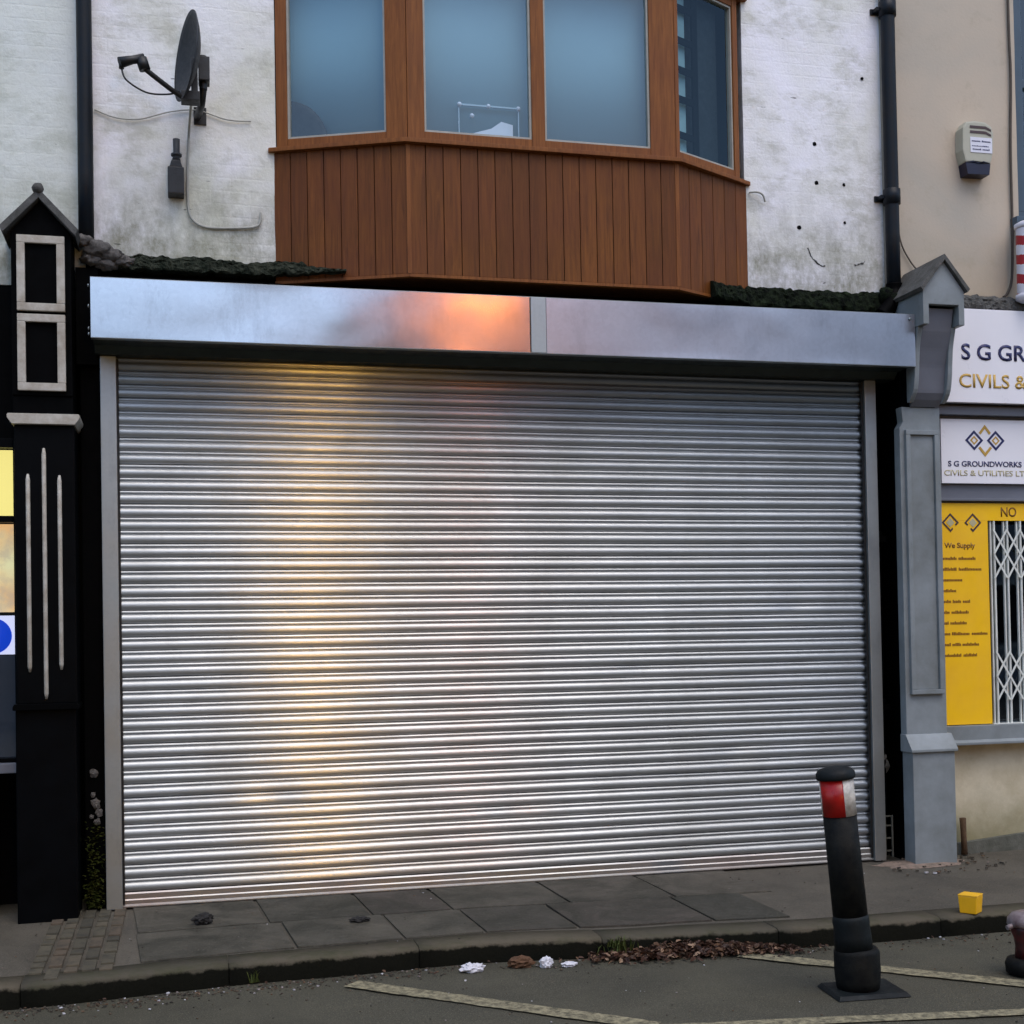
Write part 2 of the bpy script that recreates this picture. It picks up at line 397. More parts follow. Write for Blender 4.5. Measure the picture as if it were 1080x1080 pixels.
def lettering(name, text, x0, z0, width, cap, y, mat, parent, bold=0.0, measure=None, depth=.002):
    """flat lettering facing the street; cap = capital height; width = width of `measure` (or the whole text)"""
    def mesh(s):
        cu = bpy.data.curves.new('t', 'FONT'); cu.body = s; cu.size = 1; cu.offset = bold; cu.extrude = 0
        cu.resolution_u = 4
        o = bpy.data.objects.new('t', cu); COL.objects.link(o)
        dg = bpy.context.evaluated_depsgraph_get(); me = bpy.data.meshes.new_from_object(o.evaluated_get(dg))
        COL.objects.unlink(o); bpy.data.objects.remove(o); return me
    me = mesh(text); ref = mesh(measure) if measure else me
    rx = [v.co.x for v in ref.vertices]; sx = width/(max(rx)-min(rx)); xmin = min(rx)
    cu = mesh('H'); h = max(v.co.y for v in cu.vertices)-min(v.co.y for v in cu.vertices)
    sy = cap/h; y0 = min(v.co.y for v in cu.vertices)
    bm = BM(); bm.from_mesh(me)
    for v in bm.verts: v.co = Vector((x0+(v.co.x-xmin)*sx, y, z0+(v.co.y-y0)*sy))
    r = bmesh.ops.extrude_face_region(bm, geom=bm.faces[:])
    for g in r['geom']:
        if isinstance(g, bmesh.types.BMVert): g.co.y -= depth
    return obj(name, bm, mat, parent)
def greek(bm, x0, z0, widths, h, y, rnd):
    """an unreadably small line of print: letter-sized marks in words"""
    x = x0
    for w in widths:
        e = x+w
        while x < e-.003:
            lw = rnd.uniform(.006, .010); hh = h*rnd.choice((.7, .7, .75, 1))
            box(bm, x, x+lw, y-.0015, y, z0, z0+hh); x += lw+.0028
        x = e+.014

# ------------------------------------------------------------------ ground
KERB = [(-9, -1.46), (-2.5, -1.46), (-.8, -1.44), (.45, -1.32), (1.4, -1.27), (2.3, -1.39), (3.3, -1.48), (4.2, -1.47), (7, -1.47), (14, -1.47)]
def kerb_y(x):
    for (a, ya), (b, yb) in zip(KERB, KERB[1:]):
        if a <= x <= b:
            t = (x-a)/(b-a); t = t*t*(3-2*t); return ya+(yb-ya)*t
    return -1.46
def pave_z(x, y):
    k = kerb_y(x); t = max(0, min(1, (y-k)/(0-k)))
    return .10+.05*t+(.02*max(0, min(1, (x-4.4)/1.2))*t)

bm = BM()
nx, ny = 150, 90
V = [[bm.verts.new((-30+60*i/nx, -40+40.5*(j/ny), .004*noise.noise(Vector((i*.9, j*.9, 0))) + (0 if j < ny else -.02))) for j in range(ny+1)] for i in range(nx+1)]
for i in range(nx):
    for j in range(ny): bm.faces.new((V[i][j], V[i+1][j], V[i+1][j+1], V[i][j+1]))
structure('road', bm, 'road', smooth=True)
bm = BM(); bm.faces.new([bm.verts.new(p) for p in ((-400, -400, -.06), (400, -400, -.06), (400, 400, -.06), (-400, 400, -.06))])
structure('ground', bm, 'path_tarmac')

# pavement: tarmac bed with individual flagstones on the shutter frontage
bm = BM()
xs = [-30, -14, -9]+[-9+.25*i for i in range(1, 93)]+[20, 30]
ys = [0, .15, .3, .45, .6, .75, .9, 1]
rows = []
for x in xs:
    k = kerb_y(x)+.05
    rows.append([bm.verts.new((x, k+(.35-k)*t, pave_z(x, k+(.35-k)*t)-.006+.004*noise.noise(Vector((x*2, t*6, 0))))) for t in ys])
for a, b in zip(rows, rows[1:]):
    for j in range(len(ys)-1): bm.faces.new((a[j], b[j], b[j+1], a[j+1]))
structure('pavement', bm, 'path_tarmac', smooth=True)
def slabs():
    bm = BM(); rnd = random.Random(3)
    j1 = [-.30, .37, .92, 1.36, 2.02, 2.63, 3.22]
    j2 = [-.30, .44, .98, 1.40, 1.88, 2.60, 3.02]
    for joints, fa, fb in ((j1, -.02, .44), (j2, .44, .845)):
        for a, b in zip(joints, joints[1:]):
            g = .009
            tilt = rnd.uniform(-.003, .003)
            def P(x, f): 
                k = kerb_y(x)*f if f > 0 else 0
                return x, k
            n = 5; top = []; 
            A = []; B = []
            for i in range(n+1):
                x = a+g+(b-a-2*g)*i/n
                skew = .0
                y0 = kerb_y(x)*fa-g if fa > 0 else .04
                y1 = kerb_y(x)*fb+g
                z0 = pave_z(x, y0)+tilt; z1 = pave_z(x, y1)+tilt*.5
                A.append((x+(.04*(fa > .3)), y0, z0)); B.append((x+.05+(.03*(fa > .3)), y1, z1))
            for i in range(n):
                q = [A[i], A[i+1], B[i+1], B[i]]
                top.append(q)
            va = [bm.verts.new((p[0], p[1], p[2]+.004)) for p in A]; vb = [bm.verts.new((p[0], p[1], p[2]+.004)) for p in B]
            la = [bm.verts.new((p[0], p[1], p[2]-.03)) for p in A]; lb = [bm.verts.new((p[0], p[1], p[2]-.03)) for p in B]
            for i in range(n):
                bm.faces.new((va[i], vb[i], vb[i+1], va[i+1])); bm.faces.new((va[i], va[i+1], la[i+1], la[i])); bm.faces.new((vb[i], lb[i], lb[i+1], vb[i+1]))
            bm.faces.new((va[0], la[0], lb[0], vb[0])); bm.faces.new((va[n], vb[n], lb[n], la[n]))
    return bm
structure('pavement_slabs', slabs(), 'slab', bevel=.004)
# kerb of long stones with a rounded nose
bm = BM(); rnd = random.Random(5)
x = -8.0
while x < 12:
    L = .91; a, b = x+.002, x+L-.002; dz = rnd.uniform(-.002, .002); n = 6; prev = None
    for i in range(n+1):
        X = a+(b-a)*i/n; ky = kerb_y(X); z = .10+dz
        w = .003*noise.noise(Vector((X*6, 1, 0)))
        prof = [(ky+.19, -.05), (ky+.19, z+.004), (ky+.030, z+.003+w), (ky+.010, z-.002+w), (ky+.002, z-.012+w), (ky+w, -.05)]
        cur = [bm.verts.new((X, y, zz)) for y, zz in prof]
        if prev:
            for j in range(5):
                f = bm.faces.new((prev[j], cur[j], cur[j+1], prev[j+1])); f.smooth = True
        else: bm.faces.new(cur)
        prev = cur
    bm.faces.new(prev[::-1]); x += L
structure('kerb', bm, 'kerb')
# narrow brick channel across the pavement at the left of the shutter
bm = BM(); rnd = random.Random(8)
for c in range(5):
    x0 = -.70+c*.078
    y = -.01
    while y > -1.20:
        L = rnd.choice((.10, .21, .21)); sh = -.06*y
        z = pave_z(x0, y-L/2)
        hexa(bm, [(x0+.006-sh*.2, y-L+.006, z-.02), (x0+.070-sh*.2, y-L+.006, z-.02), (x0+.070-sh*.2, y-.004, z-.02), (x0+.006-sh*.2, y-.004, z-.02)],
             [(x0+.008-sh*.2, y-L+.008, z+.006), (x0+.066-sh*.2, y-L+.008, z+.006), (x0+.066-sh*.2, y-.006, z+.007), (x0+.008-sh*.2, y-.006, z+.007)])
        y -= L+.004
structure('brick_channel', bm, 'channel', bevel=.004)
# painted bay lines
def strip(name, p, q, w, n=40):
    bm = BM(); p, q = Vector((*p, 0)), Vector((*q, 0)); d = (q-p).normalized(); u = Vector((-d.y, d.x, 0)); L = []
    for i in range(n+1):
        c = p+(q-p)*i/n; e1 = .008*noise.noise(Vector((i*.7, 3, p.x))); e2 = .008*noise.noise(Vector((i*.7, 9, p.y)))
        L.append((bm.verts.new((*(c+u*(w/2+e1)).xy, .0075)), bm.verts.new((*(c-u*(w/2+e2)).xy, .0075))))
    for a, b in zip(L, L[1:]): bm.faces.new((a[0], a[1], b[1], b[0]))
    return structure(name, bm, 'line')
strip('road_marking', (.74, -1.48), (1.86, -2.54), .115)
strip('road_marking', (2.68, -1.52), (3.98, -2.72), .115)
strip('road_marking', (-1.4, -2.06), (6.0, -3.22), .09, 90)

# ------------------------------------------------------------------ middle building
shop = thing('terraced_shop', 'white painted shop with brown bay window above the closed steel shutter', 'building', (2.0, .3, .15))
def sheet(bm, x0, x1, z0, z1, y, step=.06, amp=.007, ragged=0., seed=0, back=.3):
    nx = max(2, int((x1-x0)/step)); nz = max(2, int((z1-z0)/step)); G = []
    for i in range(nx+1):
        c = []
        for j in range(nz+1):
            X = x0+(x1-x0)*i/nx; Z = z0+(z1-z0)*j/nz
            if j == 0 and ragged: Z += ragged*noise.noise(Vector((X*5, seed, 0)))+ragged*.5*noise.noise(Vector((X*19, seed, 4)))
            d = amp*noise.noise(Vector((X*2.2, Z*2.2, seed)))+amp*.5*noise.noise(Vector((X*8, Z*8, seed)))
            c.append(bm.verts.new((X, y+d, Z)))
        G.append(c)
    for i in range(nx):
        for j in range(nz):
            f = bm.faces.new((G[i][j], G[i+1][j], G[i+1][j+1], G[i][j+1])); f.smooth = True
    edge = [G[i][0] for i in range(nx+1)]+[G[nx][j] for j in range(1, nz+1)]+[G[i][nz] for i in range(nx-1, -1, -1)]+[G[0][j] for j in range(nz-1, 0, -1)]
    edge = [bm.verts.new(v.co) for v in edge]
    B = [bm.verts.new((v.co.x, y+back, v.co.z)) for v in edge]
    for k in range(len(edge)): bm.faces.new((edge[k], B[k], B[(k+1) % len(edge)], edge[(k+1) % len(edge)]))
TOP = 8.2
bm = BM()
sheet(bm, -.50, .56, 3.775, TOP, 0, ragged=.03, seed=1)
sheet(bm, 3.475, 4.44, 3.775, TOP, 0, ragged=.03, seed=2)
sheet(bm, .561, 3.474, 5.70, TOP, .002, seed=3)
obj('wall', bm, 'white_wall', shop)
bm = BM(); box(bm, -.50, 4.44, -.06, .34, TOP, TOP+.12); obj('coping', bm, 'slate', shop, bevel=.01)
bm = BM(); box(bm, -.50, 4.44, .34, 6, .10, TOP-.1); obj('rear_block', bm, 'void', shop)
# dark fascia board behind the hood, deep dark reveals either side of the shutter
bm = BM()
box(bm, -.53, 4.40, .04, .30, 3.16, 3.765)
obj('fascia', bm, 'black', shop, bevel=.004)
bm = BM(); box(bm, -.535, -.425, .0, .28, .10, 3.159); obj('jamb', bm, 'black', shop, bevel=.006)
bm = BM(); box(bm, 4.29, 4.395, .08, .28, .10, 3.159); obj('jamb', bm, 'black', shop, bevel=.006)
# mossy lead ledge: left of and right of the bay
def ledge(x0, x1, seed, hi, lo, dep, taper=0):
    """weathered flashing with mortar and moss clinging to it: many short irregular facets"""
    bm = BM(); n = int((x1-x0)/.008); prev = None
    N = lambda a, b, c: noise.noise(Vector((a, b, c)))
    for i in range(n+1):
        X = x0+(x1-x0)*i/n; t = i/n
        big = N(X*4, seed, 0); lift = .020*big+.010*N(X*17, seed, 3)-taper*t
        yo = 0
        if .545 < X < 2: yo = -(X-.545)*.409-.008; lift -= (X-.56)*.20
        if 2 < X < 3.488: yo = -(3.488-X)*.515-.008; lift -= (3.488-X)*.10
        top, bot = hi+lift, lo+.014*N(X*13, seed, 6)
        base = [(.06, top+.01), (-.010, top)]
        for k in range(1, 9):
            q = k/9; base.append((-dep*(.25+.75*math.sin(q*1.45)), top-(top-bot)*q**1.3))
        base += [(-dep*.9, bot), (.06, bot)]
        cur = []
        for j, (y, z) in enumerate(base):
            f = 1 if 1 <= j <= len(base)-2 else 0
            dn = N(X*26, j*.75, seed*3)+.7*N(X*60, j*1.9, seed*5)+.6*max(0, N(X*9, j*.5, seed+20))
            cur.append(bm.verts.new((X+f*.003*N(X*90, j, 1), y+yo-f*.016*dn, z+f*.013*N(X*31, j*1.3, seed*7))))
        if prev:
            for j in range(len(base)-1): bm.faces.new((prev[j], cur[j], cur[j+1], prev[j+1]))
        else: bm.faces.new(cur)
        prev = cur
    bm.faces.new(prev[::-1]); return bm
obj('ledge', ledge(-.32, .93, 1, 3.79, 3.705, .06, .0), 'moss', shop)
obj('ledge', ledge(3.16, 4.42, 2, 3.785, 3.655, .075, .0), 'mossdark', shop, label='mossy blackened ledge right of the bay')
bm = BM(); box(bm, -.45, 4.40, -.02, .039, 3.60, 3.67); obj('batten', bm, 'black', shop, bevel=.004)
# mortar patch at the pipe foot
bm = BM()
for k, (x, y, z, r) in enumerate(((-.50, -.08, 3.84, .045), (-.43, -.08, 3.80, .055), (-.36, -.07, 3.77, .048), (-.30, -.05, 3.745, .045), (-.46, -.06, 3.745, .045), (-.38, -.05, 3.73, .05))):
    lump(bm, (x, y, z), r, k, 3, .5, 2.5, (1.3, .8, .8))
obj('mortar_patch', bm, 'mortar', shop, smooth=True)
# small holes and stains in the right hand plaster
for x, z, r in ((3.965, 4.731, .014), (3.973, 4.481, .014), (4.166, 4.481, .011), (3.846, 4.187, .014), (4.166, 4.236, .010), (4.312, 5.182, .011)):
    bm = BM(); lump(bm, (x, -.001, z), r, x, 2, .3, 3, (1, .35, 1)); obj('plug_hole', bm, 'void', shop)
for pts in ([(3.90, -.006, 4.06), (3.93, -.007, 4.0), (3.985, -.006, 3.955), (4.02, -.006, 3.95)], [(4.23, -.006, 3.965), (4.27, -.008, 3.975), (4.30, -.006, 3.99)]):
    bm = BM(); tube(bm, [(p.x+.004*noise.noise(p*90), -.001, p.z+.006*noise.noise(p*70)) for p in smooth_path(pts, 6)], .008, 8, [.002+.008*abs(noise.noise(p*60)) for p in smooth_path(pts, 6)]); obj('plaster_crack', bm, 'slate', shop)

# --- bay window
FY = -.30
A = Vector((.545, 0)); B = Vector((1.279, FY)); C = Vector((2.905, FY)); D = Vector((3.488, 0))
ZB, ZS, ZH = 3.685, 4.44, 5.60
bay = thing  # placeholder name not used as object
bm = BM()
# structural core of the bay base and roof as one part each
prism(bm, [(A.x+.02, .10), (B.x+.01, FY+.03), (C.x-.01, FY+.03), (D.x-.02, .10)], ZB+.01, ZS-.01, 'z')
bayp = obj('bay_window', bm, 'oak_board', shop)
def along(P, Q, t): return P+(Q-P)*t
def face_box(bm, P, Q, s0, s1, z0, z1, out0, out1):
    """box on the bay face P->Q from distance s0 to s1, standing out0..out1 in front"""
    d = (Q-P).normalized(); n = Vector((d.y, -d.x))
    q = [P+d*s0+n*out0, P+d*s1+n*out0, P+d*s1+n*out1, P+d*s0+n*out1]
    hexa(bm, [(p.x, p.y, z0) for p in q], [(p.x, p.y, z1) for p in q])
bm = BM()
for P, Q in ((A, B), (B, C), (C, D)):
    L = (Q-P).length; nb = max(3, round(L/.102)); w = L/nb
    for i in range(nb): face_box(bm, P, Q, i*w+.002, (i+1)*w-.002, ZB, ZS-.012, -.012, 0)
obj('cladding', bm, 'oak_board', bayp, bevel=.0035)
bm = BM()
for P, Q in ((A, B), (B, C), (C, D)): face_box(bm, P, Q, 0, (Q-P).length, ZB-.018, ZB-.001, -.03, .004)
obj('bottom_trim', bm, 'oak_frame', bayp, bevel=.001)
for X in (B, C): 
    bm = BM(); dx = .012
    prism(bm, [(X.x-dx, X.y-.004), (X.x+dx, X.y-.004), (X.x+dx, X.y+.006), (X.x-dx, X.y+.006)], ZB, ZS-.013, 'z'); obj('corner_trim', bm, 'oak_frame', bayp, bevel=.001)
bm = BM()
e = .035
prism(bm, [(A.x-.03, .02), (A.x-.03, -.02), (B.x-.02, FY-e), (C.x+.02, FY-e), (D.x+.02, -.02), (D.x+.02, .02)], ZS-.012, ZS+.012, 'z')
obj('sill', bm, 'oak_frame', bayp, bevel=.003)
bm = BM()
def frame_face(P, Q, posts, sb=.055):
    L = (Q-P).length
    for s0, s1 in posts: face_box(bm, P, Q, s0, s1, ZS+.012, ZH, -.06, .0)
    inner = []
    for (a, b), (c, d) in zip(posts, posts[1:]):
        face_box(bm, P, Q, b, c, ZS+.012, ZS+.012+sb, -.058, -.003); face_box(bm, P, Q, b, c, ZH-.055, ZH, -.058, -.003)
        inner.append((b, c))
    return inner
LB = (B-A).length; LF = (C-B).length; LD = (D-C).length
in1 = frame_face(A, B, [(.02, .085), (LB-.125, LB-.002)])
in2 = frame_face(B, C, [(.002, .100), (.735, .815), (LF-.160, LF-.002)])
in3 = frame_face(C, D, [(.002, .035), (LD-.105, LD-.06)])
obj('frame', bm, 'oak_frame', bayp, bevel=.004)
bm = BM()
for k, (P, Q, inn) in enumerate(((A, B, in1), (B, C, in2), (C, D, in3))):
    for b, c in inn:
        for x0, x1, z0, z1 in ((b, b+.012, ZS+.068, ZH-.056), (c-.012, c, ZS+.068, ZH-.056), (b+.012, c-.012, ZS+.068, ZS+.08), (b+.012, c-.012, ZH-.068, ZH-.056)):
            face_box(bm, P, Q, x0, x1, z0, z1, -.045, -.012)
obj('gasket', bm, 'cable_white', bayp)
for k, (P, Q, inn) in enumerate(((A, B, in1), (B, C, in2), (C, D, in3))):
    for b, c in inn:
        bm = BM(); d = (Q-P).normalized(); n = Vector((d.y, -d.x))
        p0 = P+d*(b+.004)-n*.03; p1 = P+d*(c-.004)-n*.03
        bm.faces.new([bm.verts.new(v) for v in ((p0.x, p0.y, ZS+.07), (p1.x, p1.y, ZS+.07), (p1.x, p1.y, ZH-.057), (p0.x, p0.y, ZH-.057))])
        obj('pane', bm, 'glass' if k < 2 else 'glass_side', bayp, label=None if k < 2 else 'dark narrow side pane')
bm = BM()
prism(bm, [(A.x-.03, .05), (A.x-.03, -.03), (B.x-.04, FY-.07), (C.x+.04, FY-.07), (D.x+.02, -.03), (D.x+.02, .05)], ZH, ZH+.10, 'z')
obj('head', bm, 'oak_frame', bayp, bevel=.006)
# room behind the panes
bm = BM()
box(bm, .56, 3.47, 1.6, 1.65, 4.3, 5.7); box(bm, .56, .60, .05, 1.6, 4.3, 5.7); box(bm, 3.43, 3.47, .06, 1.6, 4.3, 5.7)
box(bm, .60, 3.43, .05, 1.6, 4.36, 4.40); box(bm, .60, 3.43, .05, 1.6, 5.64, 5.69)
obj('room', bm, 'room', shop)
# glazed partition standing inside, seen through the side pane
bm = BM(); n = 60; pts_ = [(.60, .26), (1.28, -.05), (2.80, -.05)]; F_ = []
for k in range(n+1):
    X = .60+2.2*k/n; Y = .13-.285*min(1, (X-.60)/.68)
    F_.append((bm.verts.new((X, Y, 4.46)), bm.verts.new((X, Y, 5.6)), bm.verts.new((X, Y+.004, 5.6)), bm.verts.new((X, Y+.004, 4.46))))
for p_, q_ in zip(F_, F_[1:]):
    for k in range(4): f = bm.faces.new((p_[k], q_[k], q_[(k+1) % 4], p_[(k+1) % 4])); f.smooth = True
bm.faces.new(F_[0]); bm.faces.new(F_[-1][::-1])
tag(obj('net_curtain', bm, 'net'), 'pale blue curtain filling the three wide panes of the bay window', 'curtain')
t = thing('glazed_screen', 'dark lattice screen seen inside the narrow right pane of the bay', 'screen', (3.2, 0, 4.45))
bm = BM()
for s0, s1 in ((.05, .08), (.22, .27)): face_box(bm, C, D, s0, s1, 4.47, 5.55, -.062, -.048)
for z in (4.62, 4.84, 5.02, 5.20, 5.40): face_box(bm, C, D, .0801, .2199, z, z+.04, -.062, -.048)
obj('frame', bm, 'black', t, bevel=.002)
bm = BM(); face_box(bm, C, D, .0, .185, 4.47, 5.55, -.085, -.080); obj('panel', bm, 'screen_pane', t)
bm = BM(); face_box(bm, C, D, .185, .50, 4.47, 5.55, -.10, -.095); obj('panel', bm, 'dome', t)
# things on the sill behind the glass
bm = BM()
R_ = []
for k in range(14):
    a = math.pi/2*k/13; R_.append([(.63+.235*math.cos(a)*math.cos(b), .035-.235*.40*math.cos(a)*math.cos(b)+.028*math.cos(a)*math.sin(b), 4.452+.30*math.sin(a)) for j, b in enumerate([2*math.pi*q/24 for q in range(24)])])
ring_stack(bm, R_)
tag(obj('chair_back', bm, 'dome', smooth=True), 'dark rounded chair back behind the leftmost pane of the bay window', 'chair')
t = thing('picture_frame', 'clear square frame with pale dots on the inner sill of the bay window', 'picture frame', (1.80, -.2, 4.45))
bm = BM(); y0 = -.19
for a in ((1.60, 1.965, 4.720, 4.730), (1.60, 1.606, 4.452, 4.7199), (1.959, 1.965, 4.452, 4.7199), (1.606, 1.959, 4.452, 4.466)):
    box(bm, a[0], a[1], y0, y0+.012, a[2], a[3])
obj('frame', bm, 'clear', t)
bm = BM(); prism(bm, [(1.64, 4.47), (1.93, 4.47), (1.93, 4.63), (1.86, 4.645), (1.80, 4.60), (1.72, 4.575), (1.65, 4.55)], y0+.014, y0+.017); obj('print', bm, 'label', t)
for x, z in ((1.606, 4.722), (1.78, 4.722), (1.96, 4.722), (1.68, 4.66)):
    bm = BM(); lump(bm, (x, y0-.004, z), .014, x, 2, .1); obj('stud', bm, 'label', t, smooth=True)

# ------------------------------------------------------------------ roller shutter
sh = thing('roller_shutter', 'closed galvanised steel roller shutter across the whole shopfront', 'roller shutter', (1.95, -.05, .15))
HX0, HX1, HT, HB, HY = -.453, 4.44, 3.568, 3.248, -.35
def sheet_panel(bm, x0, x1, y, z0, z1, bow, seed, th=.012):
    nx, nz = 60, 14; F = []
    for i in range(nx+1):
        c = []
        for j in range(nz+1):
            u, v = i/nx, j/nz; w = (math.sin(math.pi*u)**.7)*(math.sin(math.pi*v)**.6)
            X = x0+(x1-x0)*u; Z = z0+(z1-z0)*v
            d = w*bow*(noise.noise(Vector((X*1.3, Z*2.0, seed)))+.35*noise.noise(Vector((X*4, Z*5, seed))))
            c.append(bm.verts.new((X, y-d, Z)))
        F.append(c)
    for i in range(nx):
        for j in range(nz): f = bm.faces.new((F[i][j], F[i+1][j], F[i+1][j+1], F[i][j+1])); f.smooth = True
    edge = [F[i][0] for i in range(nx+1)]+[F[nx][j] for j in range(1, nz+1)]+[F[i][nz] for i in range(nx-1, -1, -1)]+[F[0][j] for j in range(nz-1, 0, -1)]
    edge = [bm.verts.new(v.co) for v in edge]
    Bk = [bm.verts.new((v.co.x, y+th, v.co.z)) for v in edge]
    for k in range(len(edge)): bm.faces.new((edge[k], Bk[k], Bk[(k+1) % len(edge)], edge[(k+1) % len(edge)]))
bm = BM()
prism(bm, [(HY+.013, HB+.004), (HY+.013, HT-.004), (.03, HT-.004), (.03, HB-.035), (-.10, HB-.035), (-.14, HB+.004)], HX0+.004, HX1-.004, 'x')
hood = obj('hood', bm, 'hood_under', sh)
bm = BM(); sheet_panel(bm, HX0, 1.965, HY, HB, HT, .004, 4); obj('front_panel', bm, 'hood', hood)
bm = BM(); sheet_panel(bm, 2.065, HX1, HY, HB, HT, .004, 9); obj('front_panel', bm, 'hood_right', hood, label='duller grey right hand panel')
bm = BM(); box(bm, 1.972, 2.062, HY-.002, HY+.0128, HB+.001, HT+.001); obj('joint_plate', bm, 'guide', hood, bevel=.001)
bm = BM(); box(bm, HX0-.001, HX1+.001, HY+.0, HY+.06, HT, HT+.003); box(bm, HX0-.001, HX1+.001, HY+.0, HY+.05, HB-.003, HB-.001); obj('folded_edge', bm, 'guide', hood)
bm = BM()
for x, z in ((-.462, 3.53), (-.462, 3.42), (-.462, 3.27), (-.462, 3.30), (4.405, 3.54)):
    lathe(bm, [(.009, 0), (.010, .004), (.004, .008)], (x, HY+.03 if x < 0 else HY-.001, z), 10, Matrix.Rotation(R(-90 if x < 0 else 90), 3, 'Y' if x < 0 else 'X'))
obj('rivet', bm, 'guide', hood)
# curtain of curved laths
CX0, CX1, CZ0, CZ1 = -.345, 4.252, .235, 3.215
bm = BM(); pitch = .0745
prof = [(0.000, .004), (.004, .0115), (.010, .0165), (.018, .0195), (.027, .0205), (.036, .0190), (.043, .0150), (.048, .0085), (.0505, .0050), (.0525, .0075), (.056, .0125), (.0605, .0150), (.066, .0135), (.0705, .0080), (.0735, .0015)]
nseg = 96; nsl = int((CZ1-CZ0)/pitch)+1; rnd = random.Random(4)
for s in range(nsl):
    z0 = CZ0+s*pitch; tilt = rnd.uniform(-.10, .10); dy = rnd.uniform(-.0016, .0016); prev = None
    for i in range(nseg+1):
        X = CX0+(CX1-CX0)*i/nseg
        wav = .0022*noise.noise(Vector((X*1.1, z0*.9, 0)))+.0009*noise.noise(Vector((X*3.3, s*1.7, 3)))
        sag = .0022*noise.noise(Vector((X*.8, s*.6, 8)))
        tw = tilt*.6+.045*noise.noise(Vector((X*.8, s*.25, 12)))
        dent = sum(a_*math.exp(-((X-dx)/wx)**2-((z0-dz)/.05)**2) for dx, dz, wx, a_ in ((1.9, .55, .16, .006), (3.3, .80, .12, .007), (2.7, 1.35, .20, .005), (.5, .70, .14, .005), (3.75, 1.75, .10, .005), (1.2, 1.9, .22, .004)))
        cur = [bm.verts.new((X, -(d+tw*(p-.037)+wav+dy-dent), z0+p+sag)) for p, d in prof]
        if prev:
            for j in range(len(prof)-1): f = bm.faces.new((prev[j], cur[j], cur[j+1], prev[j+1])); f.smooth = True
        prev = cur
cur_o = obj('curtain', bm, 'slat', sh)
uvl = cur_o.data.uv_layers.new(name='metres')
for lp_ in cur_o.data.loops:
    co_ = cur_o.data.vertices[lp_.vertex_index].co; uvl.data[lp_.index].uv = (co_.x/5+.5, co_.z/5+.3)
bm = BM(); box(bm, CX0, CX1, .024, .028, .16, 3.24); obj('curtain_backing', bm, 'void', sh)
bm = BM()
prism(bm, [(-.002, .232), (-.016, .232), (-.021, .224), (-.021, .196), (-.026, .190), (-.026, .168), (-.038, .160), (-.038, .153), (-.002, .153)], CX0, CX1, 'x')
obj('bottom_rail', bm, 'bar', sh, bevel=.0015)
for x0, x1 in ((-.425, -.340), (4.246, 4.322)):
    bm = BM()
    prism(bm, [(x0, .03), (x0, -.060), (x1-.02 if x0 < 0 else x1, -.060), (x1, -.060), (x1, -.050), (x1-.0, .03)], .150, 3.21, 'z')
    g = obj('guide_rail', bm, 'guide', sh, bevel=.003)
    xi0, xi1 = (x1+.0005, x1+.012) if x0 < 0 else (x0-.012, x0-.0005)
    bm = BM(); box(bm, xi0, xi1, -.034, .0, .17, 3.2); obj('guide_seal', bm, 'black_plastic', g)

# ------------------------------------------------------------------ left building
lb = thing('terraced_shop', 'black fronted shop with a lit window at the left edge', 'building', (-2.6, .2, .15))
bm = BM(); sheet(bm, -6.0, -.50, 3.60, TOP, .012, .09, seed=6); obj('wall', bm, 'white_brick', lb)
bm = BM(); box(bm, -6, -.50, .34, 6, .10, TOP-.1); obj('rear_block', bm, 'void', lb)
bm = BM(); box(bm, -6, -.502, -.05, .33, TOP, TOP+.12); obj('coping', bm, 'slate', lb, bevel=.01)
bm = BM(); box(bm, -6, -.56, .02, .30, 2.72, 3.599); obj('fascia', bm, 'black', lb, bevel=.004)
bm = BM(); box(bm, -6, -1.02, .0, .25, .10, .92); obj('frontage', bm, 'black_gloss', lb, bevel=.006)
bm = BM(); box(bm, -6, -.86, -.05, .26, .921, .975); obj('sill', bm, 'grey_dark', lb, bevel=.006)
wn = bpy.data  # noqa
bm = BM()
for z0, z1 in ((2.70, 2.75), (2.29, 2.325), (.976, 1.0)): box(bm, -3.4, -.8925, .0, .05, z0, z1)
box(bm, -.892, -.84, .001, .08, .10, 2.719+.03); box(bm, -3.45, -3.4, .03, .08, .976, 2.72)
win = obj('window', bm, 'black_gloss', lb, bevel=.003)
bm = BM(); box(bm, -3.4, -.893, .10, .11, 2.326, 2.699); obj('blind', bm, 'lit_yellow', win)
bm = BM(); box(bm, -3.4, -.893, .12, .13, 1.80, 2.289); obj('display_wall', bm, 'lit_cream', win)
bm = BM(); box(bm, -3.4, -.893, .095, .105, 1.565, 1.78); obj('white_panel', bm, 'lit_white', win)
bm = BM(); lathe(bm, [(.0, 0), (.098, 0), (.098, .01), (.0, .01)], (-1.015, .094, 1.668), 32, Matrix.Rotation(R(90), 3, 'X')); obj('blue_disc', bm, 'lit_blue', win)
bm = BM(); box(bm, -3.4, -.893, .07, .09, 1.001, 1.56); obj('lower_panel', bm, 'grey_dark', win)
bm = BM(); bm.faces.new([bm.verts.new(p) for p in ((-3.4, .055, 1.0), (-.893, .055, 1.0), (-.893, .055, 2.7), (-3.4, .055, 2.7))]); obj('pane', bm, 'glass_dark', win)
